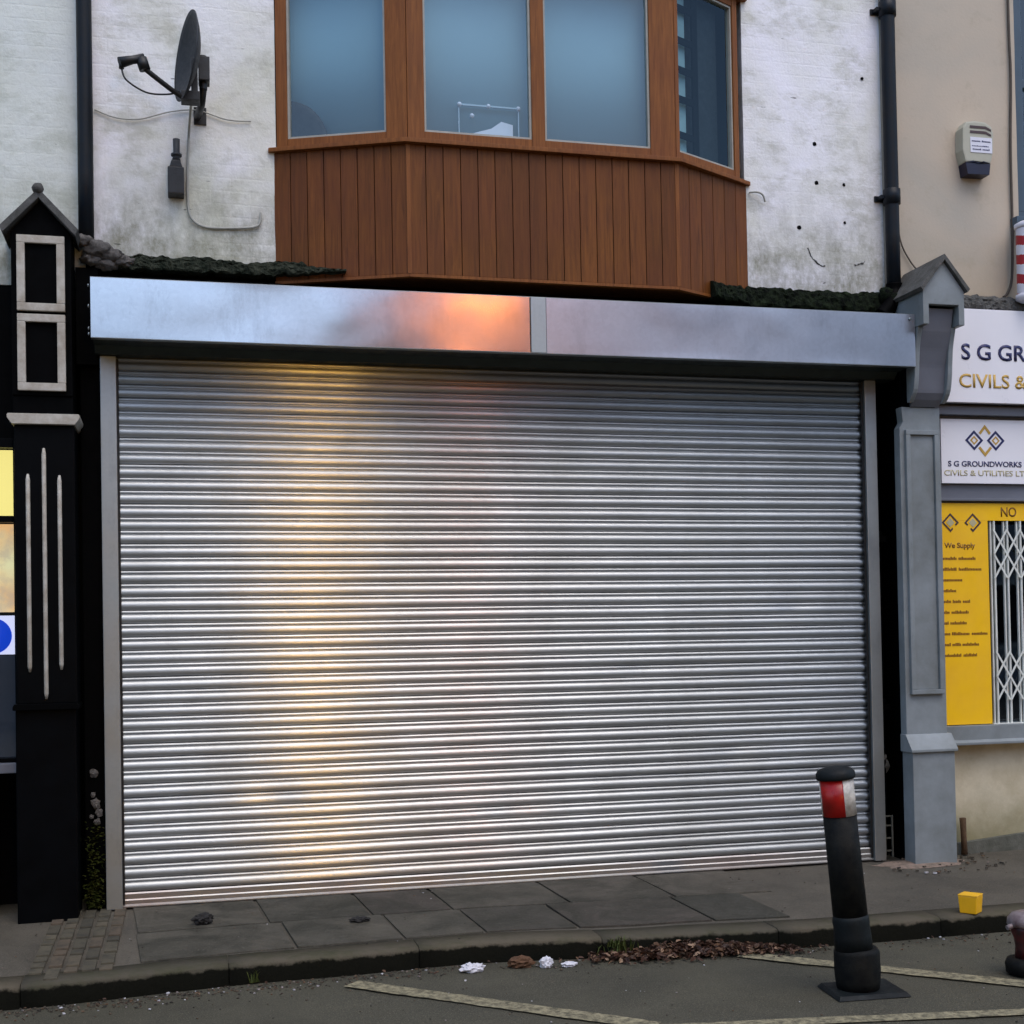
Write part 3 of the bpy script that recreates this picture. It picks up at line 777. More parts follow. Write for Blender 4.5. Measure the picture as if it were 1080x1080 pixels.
# left pilaster with gabled console
pl = BM(); box(pl, -.868, -.560, -.22, .06, .10, 1.27); pl = obj('pilaster', pl, 'black_gloss', lb, bevel=.008)
bm = BM(); box(bm, -.858, -.552, -.235, .05, 1.30, 2.79); obj('shaft', bm, 'black_gloss', pl, bevel=.006)
bm = BM()
prism(bm, [(-.878, 1.268), (-.878, 1.285), (-.870, 1.301), (-.552, 1.301), (-.543, 1.285), (-.543, 1.268)], -.255, .05); obj('base_moulding', bm, 'black', pl, bevel=.003)
bm = BM(); prism(bm, [(-.866, 2.79), (-.888, 2.822), (-.890, 2.838), (-.884, 2.846), (-.526, 2.846), (-.520, 2.838), (-.522, 2.822), (-.546, 2.79)], -.27, .05); obj('capital', bm, 'off_white', pl, bevel=.004)
bm = BM(); box(bm, -.862, -.556, -.24, .05, 2.847, 2.945)
prism(bm, [(-.862, 2.945), (-.862, 3.82), (-.715, 3.99), (-.556, 3.82), (-.556, 2.945)], -.25, .05); obj('console', bm, 'black', pl, bevel=.006)
for x, z0, z1 in ((-.790, 1.47, 2.525), (-.708, 1.325, 2.665), (-.630, 1.48, 2.52)):
    bm = BM(); tube(bm, [(x, -.236, z0), (x, -.240, z0+.03), (x, -.240, (z0+z1)/2), (x, -.240, z1-.03), (x, -.236, z1)], .011, 10, [.006, .0115, .0115, .0115, .006]); obj('reeding', bm, 'off_white', pl)
def frame_rect(bm, x0, x1, z0, z1, w, y0, y1):
    box(bm, x0, x1, y0, y1, z1-w, z1); box(bm, x0, x1, y0, y1, z0, z0+w); box(bm, x0, x0+w, y0, y1, z0+w, z1-w); box(bm, x1-w, x1, y0, y1, z0+w, z1-w)
for z0, z1 in ((3.395, 3.80), (2.968, 3.378)):
    bm = BM(); frame_rect(bm, -.832, -.588, z0, z1, .042, -.275, -.251); obj('panel_frame', bm, 'off_white', pl, bevel=.005)
bm = BM()
for s in (-1, 1):
    cx = -.715; p = [(cx, 4.045), (cx, 3.995), (cx+s*.185, 3.80), (cx+s*.200, 3.835)]
    prism(bm, p, -.30, .05)
obj('gable_roof', bm, 'slate', pl, bevel=.004)
bm = BM(); lump(bm, (-.718, -.29, 4.045), .032, 3, 2, .2); obj('finial', bm, 'slate', pl, smooth=True)
# dark boarding between pilaster and shutter
bm = BM(); box(bm, -.551, -.43, -.05, .29, 3.16, 3.70); obj('return_board', bm, 'black', lb, bevel=.004)

# ------------------------------------------------------------------ right building
rb = thing('terraced_shop', 'beige rendered shop with grey pilaster and yellow window panel at the right', 'building', (6.2, .2, .15))
bm = BM(); sheet(bm, 4.441, 5.445, 3.78, TOP, .004, .08, .004, seed=7); sheet(bm, 5.446, 7.2, 3.78, 4.27, .004, .08, .004, seed=8); sheet(bm, 7.201, 10, 3.78, TOP, .004, .09, .004, seed=8); sheet(bm, 5.446, 7.2, 6.2, TOP, .004, .09, .004, seed=8)
obj('wall', bm, 'beige', rb)
bm = BM(); box(bm, 4.441, 10, .34, 6, .10, TOP-.1); obj('rear_block', bm, 'void', rb)
bm = BM(); box(bm, 4.441, 10, -.05, .33, TOP, TOP+.12); obj('coping', bm, 'slate', rb, bevel=.01)
bm = BM(); sheet(bm, 4.69, 10, .10, .862, .02, .06, .005, seed=11, back=.2); obj('stall_riser', bm, 'cream', rb)
bm = BM()
prism(bm, [(4.67, .10), (10, .10), (10, .32), (6.2, .30), (5.35, .262), (4.67, .205)], -.012, .03); obj('plinth', bm, 'concrete', rb, bevel=.004)
bm = BM(); box(bm, 4.69, 10, -.075, .25, .863, .985)
prism(bm, [(-.095, .862), (-.095, .878), (-.06, .905), (-.06, .862)], 4.69, 10, 'x'); obj('sill', bm, 'grey', rb, bevel=.005)
bm = BM()
box(bm, 4.69, 10, .0, .25, 2.435, 2.56); box(bm, 4.69, 10, .0, .25, 2.985, 3.78)
box(bm, 4.69, 10, -.055, -.0005, 2.445, 2.462); box(bm, 4.69, 10, -.07, -.0005, 3.005, 3.06); box(bm, 4.70, 4.775, -.012, .2, .986, 2.434)
box(bm, 4.69, 4.80, .001, .25, 2.561, 2.984)
obj('shopfront_frame', bm, 'grey_dark', rb, bevel=.004)
bm = BM(); bm.faces.new([bm.verts.new(p) for p in ((4.7, .12, .98), (10, .12, .98), (10, .12, 2.44), (4.7, .12, 2.44))]); w2 = obj('window', bm, 'glass_dark', rb)
bm = BM(); box(bm, 4.70, 10, .20, .24, .98, 2.44); obj('dark_interior', bm, 'void', w2)
# weathered strip above sign
bm = ledge(4.72, 9, 5, 3.80, 3.70, .10, 0); obj('ledge', bm, 'slate', rb)
# grey pilaster
bm = BM()
prism(bm, [(4.405, .862), (4.405, 2.885), (4.430, 2.925), (4.420, 3.02), (4.690, 3.02), (4.690, .862)], -.20, -.13)
pr = obj('pilaster', bm, 'grey', rb, bevel=.006)
bm = BM(); frame_rect(bm, 4.435, 4.665, 1.205, 2.872, .030, -.226, -.199); obj('moulding', bm, 'grey', pr, bevel=.005)
bm = BM(); box(bm, 4.466, 4.634, -.206, -.1995, 1.236, 2.841); obj('panel', bm, 'grey', pr, bevel=.002)
bm = BM(); box(bm, 4.412, 4.705, -.255, -.13, .10, .845); obj('base_block', bm, 'grey', pr, bevel=.007)
bm = BM(); prism(bm, [(-.14, .846), (-.275, .846), (-.275, .862), (-.204, .955), (-.14, .955)], 4.394, 4.718, 'x'); obj('base_cap', bm, 'grey', pr, bevel=.004)
bm = BM(); box(bm, 4.455, 4.700, -.1295, .12, .10, 3.70); obj('backing_post', bm, 'black', pr)
# console bracket: gabled head over a scrolled body that recedes downwards
def yprof(z):   # front face of the console body
    pts = [(3.02, -.21), (3.06, -.25), (3.10, -.275), (3.17, -.285), (3.26, -.30), (3.36, -.33), (3.46, -.37), (3.60, -.40)]
    for (a, ya), (b, yb) in zip(pts, pts[1:]):
        if z <= b: return ya+(yb-ya)*(z-a)/(b-a)
    return pts[-1][1]
bm = BM(); zs = [3.021+.0193*i for i in range(31)]
prism(bm, [(-.205, zs[0])]+[(yprof(z), z) for z in zs]+[(-.205, zs[-1])], 4.478, 4.676, 'x')
con = obj('console', bm, 'grey_dark', pr)
bm = BM()
for x0, x1 in ((4.446, 4.4775), (4.6765, 4.708)):
    bm = BM()
    pts = [(-.225, 3.04)]+[(yprof(z)-.018-.018*math.sin((z-3.04)*11), z) for z in [3.04+.025*i for i in range(19)]]+[(-.225, 3.49)]
    prism(bm, pts, x0, x1, 'x'); obj('scroll', bm, 'grey', con, bevel=.006)
bm = BM()
prism(bm, [(4.443, 3.491), (4.443, 3.70), (4.585, 3.885), (4.727, 3.70), (4.727, 3.491), (4.688, 3.491), (4.688, 3.615), (4.482, 3.615), (4.482, 3.491)], -.445, -.40)
box(bm, 4.443, 4.4815, -.3995, .0, 3.491, 3.70); box(bm, 4.6885, 4.727, -.3995, .0, 3.491, 3.70)
prism(bm, [(4.443, 3.701), (4.585, 3.884), (4.727, 3.701)], -.3995, .0)
obj('gable_head', bm, 'grey', con, bevel=.004)
bm = BM()
prism(bm, [(4.585, 3.925), (4.585, 3.888), (4.740, 3.692), (4.757, 3.712)], -.47, .01)
prism(bm, [(4.5845, 3.925), (4.5845, 3.888), (4.430, 3.692), (4.413, 3.712)], -.47, .01)
obj('gable_roof', bm, 'slate', con, bevel=.004)
# first floor window at the right edge
bm = BM(); frame_rect(bm, 5.47, 7.19, 4.335, 6.19, .07, .06, .12); box(bm, 6.3, 6.36, .06, .12, 4.405, 6.12); box(bm, 5.54, 6.2999, .062, .118, 5.25, 5.31)
uw = obj('upper_window', bm, 'blue_frame', rb, bevel=.005)
bm = BM(); box(bm, 5.38, 7.26, -.07, .12, 4.272, 4.333); obj('sill', bm, 'blue_frame', uw, bevel=.006)
bm = BM(); bm.faces.new([bm.verts.new(p) for p in ((5.54, .09, 4.4), (7.12, .09, 4.4), (7.12, .09, 6.12), (5.54, .09, 6.12))]); obj('pane', bm, 'glass', uw)

# ------------------------------------------------------------------ signs on the right shop
sg = thing('shop_sign', 'wide white fascia sign with navy and gold lettering above the yellow window', 'shop sign', (6.4, -.1, 3.07))
bm = BM(); box(bm, 4.74, 8.2, -.125, -.08, 3.075, 3.685); obj('board', bm, 'sign_white', sg, bevel=.003)
lettering('lettering', 'S G GROUNDWORKS', 4.905, 3.352, .475, .104, -.126, 'navy', sg, .018, 'S G GR')
lettering('lettering', 'CIVILS & UTILITIES LTD', 4.885, 3.172, .495, .088, -.126, 'gold', sg, .012, 'CIVILS &')
def diamond(bm, cx, cz, r, w, y, gap=None, th=.002):
    """square outline standing on its corner, optionally left open between two angles"""
    c = [(cx+r, cz), (cx, cz+r), (cx-r, cz), (cx, cz-r)]; q = r-w*1.41; ci = [(cx+q, cz), (cx, cz+q), (cx-q, cz), (cx, cz-q)]
    for k in range(4):
        a, b = c[k], c[(k+1) % 4]; ia, ib = ci[k], ci[(k+1) % 4]
        segs = [(0, 1)]
        if gap is not None and gap[0] == k: segs = [(0, gap[1]), (gap[2], 1)]
        for s0, s1 in segs:
            if s1-s0 < .01: continue
            L = lambda p, q_, t: (p[0]+(q_[0]-p[0])*t, p[1]+(q_[1]-p[1])*t)
            prism(bm, [L(a, b, s0), L(a, b, s1), L(ib, ia, 1-s1), L(ib, ia, 1-s0)], y-th, y)
s2 = thing('shop_sign', 'small white sign panel with navy and gold diamond logo below the fascia sign', 'shop sign', (5.3, -.03, 2.55))
bm = BM(); box(bm, 4.802, 5.62, -.030, -.001, 2.562, 2.983); obj('board', bm, 'sign_white', s2, bevel=.002)
bm = BM(); diamond(bm, 5.045, 2.845, .066, .014, -.0302); diamond(bm, 5.205, 2.845, .066, .014, -.0302); obj('emblem', bm, 'navy', s2)
bm = BM()
yy = -.0302
prism(bm, [(5.125-.045, 2.895), (5.125, 2.948), (5.125+.045, 2.895), (5.125+.032, 2.884), (5.125, 2.922), (5.125-.032, 2.884)], yy-.0025, yy)
prism(bm, [(5.125-.050, 2.795), (5.125, 2.738), (5.125+.050, 2.795), (5.125+.037, 2.806), (5.125, 2.764), (5.125-.037, 2.806)], yy-.0025, yy)
for x in (5.045, 5.205): diamond(bm, x, 2.845, .030, .009, yy)
obj('emblem', bm, 'gold', s2)
lettering('lettering', 'S G GROUNDWORKS', 4.850, 2.672, .545, .036, -.0302, 'navy', s2, .02)
lettering('lettering', 'CIVILS & UTILITIES LTD', 4.820, 2.612, .64, .036, -.0302, 'pale_gold', s2, .01)
pn = thing('window_poster', 'yellow window panel listing services beside the white grille', 'poster', (4.95, -.03, 1.0))
bm = BM(); box(bm, 4.776, 5.130, -.030, -.013, .99, 2.318); box(bm, 4.776, 6.6, -.030, -.013, 2.3185, 2.432); obj('panel', bm, 'yellow', pn, bevel=.001)
bm = BM(); diamond(bm, 4.855, 2.305, .062, .011, -.0302, (3, .30, .70)); obj('emblem', bm, 'dark_ink', pn)
bm = BM(); diamond(bm, 5.020, 2.305, .062, .011, -.0302, (2, .30, .70)); obj('emblem', bm, 'dark_ink', pn)
for x in (4.855, 5.020):
    bm = BM(); prism(bm, [(x, 2.275), (x+.03, 2.305), (x, 2.335), (x-.03, 2.305)], -.032, -.0302); obj('emblem_fill', bm, 'pale_gold', pn)
lettering('lettering', 'NO', 5.230, 2.345, .115, .062, -.0302, 'brown_ink', pn, .01)
lettering('lettering', 'We Supply', 4.808, 2.140, .225, .034, -.0302, 'brown_ink', pn, .02)
rnd = random.Random(2)
for k, ws in enumerate(([.10, .12], [.10, .16], [.14], [.09], [.05, .06, .05], [.04, .13], [.03, .12], [.04, .13, .11], [.04, .06, .12], [.12, .10])):
    bm = BM(); greek(bm, 4.795, 2.062-k*.070, ws, .020, -.0302, rnd); obj('small_print', bm, 'brown_ink', pn)
# concertina grille
gr = thing('security_grille', 'white concertina security grille over the dark window right of the yellow panel', 'grille', (5.8, -.04, .99))
bm = BM(); x = 5.165
xs_ = []
while x < 6.6: xs_.append(x); x += .098
for x in xs_:
    bm = BM(); box(bm, x-.013, x-.002, -.020, -.005, .988, 2.316); box(bm, x+.005, x+.016, -.034, -.019, .988, 2.316); obj('upright', bm, 'grille', gr, bevel=.001)
def flat(bm, p, q, w, y):
    p, q = Vector(p), Vector(q); d = (q-p).normalized(); u = Vector((-d.y, d.x))*w/2
    prism(bm, [tuple(p+u), tuple(q+u), tuple(q-u), tuple(p-u)], y-.004, y)
for zc in (2.18, 2.02, 1.38, 1.22):
    bm = BM()
    for i, x in enumerate([q+.049 for q in xs_]):
        flat(bm, (x-.049, zc+.080), (x+.049, zc-.080), .012, -.036); flat(bm, (x-.049, zc-.080), (x+.049, zc+.080), .012, -.041)
    obj('lattice', bm, 'grille', gr)
bm = BM(); box(bm, 5.131, 6.6, -.045, -.004, .986, .9875+.004); obj('track', bm, 'grille', gr)

# ------------------------------------------------------------------ wall fittings
def pipe(name, label, x, y, z0, z1, r, mat, collars, shoe=None):
    t = thing(name, label, 'drainpipe', (x, y, z0))
    bm = BM(); n = 12; pts = [(x+.002*noise.noise(Vector((0, i, x))), y, z0+(z1-z0)*i/n) for i in range(n+1)]
    tube(bm, pts, r, 18); obj('pipe', bm, mat, t)
    for z in collars:
        bm = BM(); lathe(bm, [(r+.001, -.05), (r+.010, -.048), (r+.010, .046), (r+.001, .05)], (x, y, z), 20)
        box(bm, x-r-.045, x+r+.02, -.012, .008, z-.018, z+.018); box(bm, x-r-.032, x-r-.005, y, -.011, z-.010, z+.010)
        obj('collar', bm, mat, t, smooth=False)
    return t
pipe('drainpipe', 'dark blue black drainpipe down the white wall left of the satellite dish', -.488, -.065, 3.86, 8.1, .042, 'pipe', (5.9,))
tR = pipe('drainpipe', 'dark drainpipe between the white wall and the beige wall', 4.468, -.065, 3.80, 8.1, .045, 'pipe', (4.40, 5.62))
bm = BM(); tube(bm, smooth_path([(4.468, -.065, 3.84), (4.468, -.065, 3.78), (4.43, -.10, 3.70), (4.36, -.10, 3.62)]), .052, 16); obj('elbow', bm, 'black', tR)
bm = BM(); lump(bm, (4.40, -.08, 3.76), .05, 4, 2, .4); lump(bm, (4.455, -.10, 3.71), .06, 7, 2, .4); obj('sealant', bm, 'mossdark', tR, smooth=True)
pipe('drainpipe', 'black lower drainpipe in the gap between the shutter and the grey pilaster', 4.352, .03, .17, 3.15, .030, 'black', (1.12, 2.2))
# dish
sd = thing('satellite_dish', 'dark grey satellite dish seen edge on high on the white wall', 'satellite dish', (.10, 0, 4.62))
ax = Vector((-.93, -.25, .09)).normalized(); cz = Vector((.055, -.33, 4.81))
u = ax.cross(Vector((0, 0, 1))).normalized(); v = ax.cross(u).normalized()
bm = BM(); rings = []
for side in (0, 1):
    rr = [i/12 for i in range(13)]
    if side: rr = rr[::-1]
    for q in rr:
        q = max(q, .01)
        rings.append([cz+ax*(-.065*(1-q*q)-(.006 if side else 0)+.0)+u*(.215*q*math.cos(2*math.pi*k/48))+v*(.245*q*math.sin(2*math.pi*k/48)) for k in range(48)])
ring_stack(bm, rings); obj('reflector', bm, 'dish', sd, smooth=True)
bot = cz-Vector((0, 0, .225))+Vector((.02, 0, -.01))
bm = BM(); tube(bm, smooth_path([bot+Vector((.02, 0, 0)), bot+Vector((-.05, -.02, .005)), (-.135, -.42, 4.665), (-.185, -.44, 4.70)]), .014, 10); obj('feed_arm', bm, 'black_plastic', sd)
bm = BM(); tube(bm, [(-.155, -.43, 4.67), (-.175, -.435, 4.73)], .030, 12); tube(bm, [(-.160, -.43, 4.735), (-.22, -.44, 4.715), (-.285, -.45, 4.690)], .02, 14, [.024, .022, .030]); tube(bm, [(-.275, -.45, 4.70), (-.275, -.45, 4.66)], .014, 10); obj('receiver', bm, 'black_plastic', sd)
bm = BM(); tube(bm, smooth_path([(-.275, -.45, 4.66), (-.25, -.45, 4.60), (-.15, -.42, 4.555), (-.04, -.38, 4.57), (.02, -.33, 4.61)]), .005, 8); obj('feed_cable', bm, 'black_plastic', sd)
bm = BM()
box(bm, .085, .120, -.34, -.24, 4.60, 4.80); box(bm, .125, .185, -.30, -.20, 4.70, 4.83); box(bm, .03, .13, -.36, -.27, 4.56, 4.61)
tube(bm, [(.15, -.25, 4.66), (.15, -.25, 4.85)], .022, 12); tube(bm, smooth_path([(.15, -.25, 4.67), (.14, -.20, 4.60), (.12, -.02, 4.60)]), .020, 12); box(bm, .10, .17, -.012, .006, 4.56, 4.66)
obj('mount', bm, 'black_plastic', sd, bevel=.004)
bm = BM(); tube(bm, smooth_path([(.085, -.30, 4.58), (.072, -.05, 4.50), (.066, -.014, 4.40), (.060, -.014, 4.16), (.075, -.014, 4.03), (.15, -.014, 3.975), (.30, -.014, 3.975), (.43, -.014, 3.99), (.462, -.014, 4.02), (.468, -.014, 4.075)], 10), .0075, 8)
tag(obj('cable', bm, 'cable_white'), 'pale cable running down from the satellite dish and hooking right', 'cable')
bm = BM(); tube(bm, smooth_path([(-.44, -.012, 4.60), (-.33, -.012, 4.565), (-.2, -.012, 4.565), (-.03, -.012, 4.62), (.12, -.012, 4.64), (.28, -.012, 4.60), (.42, -.012, 4.60)]), .004, 6)
tag(obj('cable', bm, 'cable_white'), 'thin sagging cable across the white wall behind the satellite dish', 'cable')
t = thing('wall_bracket', 'black boxed wall fitting with a short stem below the satellite dish', 'wall fitting', (0, 0, 4.13))
bm = BM(); box(bm, -.048, .042, -.09, .004, 4.13, 4.285); prism(bm, [(-.040, 4.2855), (.036, 4.2855), (.022, 4.33), (-.026, 4.33)], -.07, .0); obj('body', bm, 'black_plastic', t, bevel=.008)
bm = BM(); tube(bm, [(.0, -.04, 4.331), (.002, -.04, 4.36), (.002, -.04, 4.455)], .02, 12, [.026, .018, .020]); lathe(bm, [(.02, -.008), (.030, -.006), (.030, .006), (.02, .008)], (.001, -.04, 4.365), 14); obj('stem', bm, 'dish', t)
bm = BM(); tube(bm, smooth_path([(3.500, -.01, 4.385), (3.545, -.03, 4.385), (3.585, -.03, 4.37), (3.605, -.02, 4.33)]), .006, 8)
tag(obj('cable', bm, 'cable_white'), 'short curled cable stub on the wall right of the bay window', 'cable')
bm = BM(); tube(bm, smooth_path([(4.52, -.02, 4.62), (4.515, -.012, 4.45), (4.527, -.012, 4.30), (4.560, -.012, 4.12), (4.62, -.012, 4.01), (4.665, -.02, 3.95)]), .005, 8)
tag(obj('cable', bm, 'cable_dark'), 'thin cable curving down the beige wall beside the dark drainpipe', 'cable')
bm = BM(); tube(bm, smooth_path([(5.396, -.012, 8.1), (5.394, -.012, 5.8), (5.400, -.012, 5.3), (5.385, -.012, 4.8), (5.384, -.012, 4.3), (5.372, -.012, 3.95), (5.34, -.012, 3.84), (5.30, -.02, 3.80)]), .009, 8)
tag(obj('cable', bm, 'cable_dark'), 'thick dark cable down the beige wall left of the blue grey window', 'cable')
# alarm box
al = thing('alarm_box', 'cream alarm box with navy blue base on the beige wall', 'alarm box', (5.09, 0, 4.58))
bm = BM(); out = [(4.985, 4.885), (5.01, 4.925), (5.075, 4.935), (5.15, 4.930), (5.195, 4.905), (5.21, 4.86), (5.205, 4.74), (5.185, 4.66), (5.00, 4.66), (4.980, 4.74)]
prism(bm, out, -.085, .006); obj('body', bm, 'alarm', al, bevel=.012)
bm = BM(); prism(bm, [(5.001, 4.659), (5.184, 4.659), (5.174, 4.585), (5.014, 4.582)], -.082, .004)
prism(bm, [(5.004, 4.6605), (5.055, 4.672), (5.09, 4.655), (5.13, 4.672), (5.181, 4.6605)], -.0868, -.0832); obj('lens', bm, 'alarm_blue', al, bevel=.004)
bm = BM()
for z in (4.885, 4.852): prism(bm, [(5.035, z), (5.035, z+.016), (5.15, z+.016), (5.19, z-.002), (5.19, z-.014), (5.15, z)], -.0885, -.086)
obj('vent', bm, 'dark_ink', al)
bm = BM(); box(bm, 5.035, 5.195, -.0885, -.086, 4.725, 4.825); obj('label_plate', bm, 'label', al)
bm = BM(); greek(bm, 5.045, 4.795, [.06, .06], .010, -.0887, rnd); greek(bm, 5.045, 4.765, [.12], .006, -.0887, rnd); greek(bm, 5.050, 4.742, [.06, .05], .009, -.0887, rnd); obj('small_print', bm, 'navy', al)
# barber pole
bp = thing('barber_pole', 'red and white striped barber pole at the right edge below the upper window', 'barber pole', (5.40, -.15, 3.75))
bm = BM(); seg, nz = 32, 90; r = .078; G = [[bm.verts.new((5.405+r*math.cos(2*math.pi*k/seg), -.15+r*math.sin(2*math.pi*k/seg), 3.79+.43*j/nz)) for k in range(seg)] for j in range(nz+1)]
for j in range(nz):
    for k in range(seg):
        f = bm.faces.new((G[j][k], G[j][(k+1) % seg], G[j+1][(k+1) % seg], G[j+1][k])); f.smooth = True
        f.material_index = 1 if ((k/seg*1.0 + j/nz*3.4*1.0) % 1.0) < .5 else 0
bm.faces.new(G[0][::-1]); bm.faces.new(G[-1])
obj('striped_tube', bm, ['label', 'red_paint'], bp)
bm = BM(); lathe(bm, [(.082, 0), (.088, .01), (.088, .03), (.06, .045), (.02, .055)], (5.405, -.15, 4.221), 28); obj('cap', bm, 'label', bp); bm = BM(); lathe(bm, [(.02, -.055), (.06, -.045), (.088, -.03), (.088, -.001)], (5.405, -.15, 3.789), 28); obj('cap', bm, 'label', bp)
bm = BM(); box(bm, 5.39, 5.42, -.15, .0, 4.277, 4.290); obj('bracket', bm, 'black_plastic', bp); bm = BM(); box(bm, 5.38, 5.43, -.0705, .0, 3.71, 3.733); obj('bracket', bm, 'black_plastic', bp)

# ------------------------------------------------------------------ bollard
bo = thing('bollard', 'leaning black bollard with red and white band standing on the road', 'bollard', (2.885, -2.31, 0))
c = Vector((2.895, -2.315, .0)); lean = Matrix.Rotation(R(-5.2), 3, 'Y')
def P(pr): return [(r, z) for r, z in pr]
bm = BM()
hexa(bm, [(2.735, -2.44, .004), (3.075, -2.46, .004), (3.10, -2.19, .004), (2.765, -2.17, .004)], [(2.75, -2.425, .022), (3.06, -2.444, .022), (3.085, -2.205, .022), (2.78, -2.187, .022)])
obj('base_plate', bm, 'green_rubber', bo, bevel=.004)
bm = BM(); lathe(bm, P([(.075, .018), (.093, .024), (.098, .06), (.101, .10), (.100, .18), (.097, .192), (.087, .203)]), c, 40, Matrix.Rotation(R(-1.5), 3, 'Y')); obj('socket', bm, 'rubber', bo)
bm = BM(); lathe(bm, P([(.084, .195), (.082, .26), (.079, .30), (.081, .315), (.080, .335), (.076, .352)]), c, 40, lean); obj('sleeve', bm, 'green_rubber', bo)
bm = BM(); lathe(bm, P([(.0765, .335), (.0745, .60), (.0735, .795)]), c, 40, lean); obj('post', bm, 'rubber', bo)
def band(a0, a1, mat, r=.0755, z0=.796, z1=.958):
    bm = BM(); n = 24; rows = []
    for z in (z0, z1):
        rows.append([c+lean@Vector((r*math.cos(a0+(a1-a0)*k/n), r*math.sin(a0+(a1-a0)*k/n), z)) for k in range(n+1)])
        rows.append([c+lean@Vector((.070*math.cos(a0+(a1-a0)*k/n), .070*math.sin(a0+(a1-a0)*k/n), z)) for k in range(n+1)])
    o0, i0, o1, i1 = [[bm.verts.new(p) for p in q] for q in rows]
    for k in range(n):
        f = bm.faces.new((o0[k], o0[k+1], o1[k+1], o1[k])); f.smooth = True
        bm.faces.new((i0[k], i1[k], i1[k+1], i0[k+1])); bm.faces.new((o0[k], i0[k], i0[k+1], o0[k+1])); bm.faces.new((o1[k], o1[k+1], i1[k+1], i1[k]))
    bm.faces.new((o0[0], o1[0], i1[0], i0[0])); bm.faces.new((o0[n], i0[n], i1[n], o1[n]))
    return obj('reflective_band', bm, mat, bo)
# camera sees the side around direction (-.47,-.88); red takes its left two thirds
base = math.atan2(-5.4, -2.9)
for k in range(4):
    a = base+R(22)+k*R(90); band(a-R(90)+.004, a, ('red_tape' if k % 2 == 0 else 'white_tape'))
bm = BM(); lathe(bm, P([(.070, .955), (.084, .958), (.087, .968), (.085, .985), (.074, 1.0), (.045, 1.010), (.012, 1.013)]), c, 40, lean); obj('cap', bm, 'green_rubber', bo)

# stub at right edge
st = thing('bollard_stump', 'short maroon and black stump with pale domed top at the lower right edge', 'bollard', (3.785, -2.27, 0))
bm = BM(); lathe(bm, [(.085, .005), (.095, .012), (.10, .05), (.09, .075), (.06, .08)], (3.785, -2.27, 0), 28); obj('base', bm, 'rubber', st)
bm = BM(); lathe(bm, [(.055, .08), (.052, .13), (.058, .17), (.070, .20), (.074, .235)], (3.785, -2.27, 0), 24); obj('sleeve', bm, 'maroon', st)
bm = BM(); lathe(bm, [(.074, .225), (.084, .235), (.080, .262), (.06, .285), (.03, .296), (.005, .299)], (3.78, -2.27, 0), 24); tube(bm, [(3.71, -2.28, .235), (3.675, -2.28, .225)], .012, 8); obj('cap', bm, 'stub_white', st)

# ------------------------------------------------------------------ small things on the ground
yb = thing('plastic_tub', 'small bright yellow plastic tub lying on the pavement near the kerb', 'container', (4.045, -1.415, .103))
def rotbox(cx, cy, z0, z1, w0, w1, d, a, inset=0):
    m = Matrix.Rotation(a, 3, 'Z'); f = lambda x, y, z: tuple(Vector((cx, cy, z))+m@Vector((x, y, 0)))
    return ([f(-w0, -d, z0), f(w0, -d, z0), f(w0, d, z0), f(-w0, d, z0)], [f(-w1, -d*w1/w0, z1), f(w1, -d*w1/w0, z1), f(w1, d*w1/w0, z1), f(-w1, d*w1/w0, z1)])
bm = BM(); lo, hi = rotbox(4.045, -1.415, .104, .196, .044, .050, .044, R(-52)); hexa(bm, lo, hi); obj('body', bm, 'yellow_box', yb, bevel=.006)
bm = BM(); lo, hi = rotbox(4.045, -1.415, .1965, .202, .0515, .0505, .0515, R(-52)); hexa(bm, lo, hi); obj('lid', bm, 'yellow_box', yb, bevel=.003)
for n_, lab, cat, p, r, mt, sq in (
    ('crumpled_paper', 'largest crumpled white paper in the gutter, left of the other two', 'litter', (1.335, -1.42, .018), .042, 'paper', (1.35, .7, .55)),
    ('crumpled_paper', 'round crumpled white paper next to the brown clump in the gutter', 'litter', (1.695, -1.445, .022), .033, 'paper', (1, .8, .85)),
    ('crumpled_paper', 'flat scrap of white paper nearest the leaf pile', 'litter', (1.81, -1.46, .010), .030, 'paper', (1.3, .8, .4)),
    ('leaf_clump', 'brown soggy clump in the gutter beside the round white paper', 'litter', (1.58, -1.40, .022), .05, 'brown_litter', (1.2, .7, .6)),
    ('stone', 'dark stone on the paving in front of the shutter, left one', 'stone', (.085, -.52, .158), .042, 'stone_dark', (1.2, .9, .7)),
    ('stone', 'flat dark stone on the paving in front of the shutter, right one', 'stone', (.885, -.70, .140), .04, 'stone_dark', (1.3, .8, .35))):
    bm = BM(); lump(bm, p, r, p[0]*3, 3, .55, 2.6, sq); tag(obj(n_, bm, mt), lab, cat)
bm = BM(); tube(bm, [(4.885, -.055, .155), (4.885, -.05, .25), (4.882, -.048, .39)], .02, 10, [.022, .018, .021]); tag(obj('metal_stub', bm, 'rust'), 'rusty upright stub against the cream wall right of the grey pilaster', 'post')
# rusty bracket at foot of gap
bm = BM()
for x in (4.335, 4.385): box(bm, x-.004, x+.004, -.035, -.0245, .165, .43)
for z in (.20, .28, .36, .42): box(bm, 4.330, 4.390, -.025, -.018, z, z+.009)
tag(obj('ladder_bracket', bm, 'concrete'), 'small pale ladder shaped bracket at the foot of the black gap', 'bracket')
bm = BM(); lump(bm, (4.37, .02, .74), .035, 2, 2, .6, 2.5, (.9, .5, 1.3)); lump(bm, (4.345, .0, .80), .03, 4, 2, .6, 2.5, (1.2, .5, .7)); tag(obj('mortar_lump', bm, 'slate'), 'pale crumbled lump stuck in the dark gap beside the grey pilaster', 'rubble')
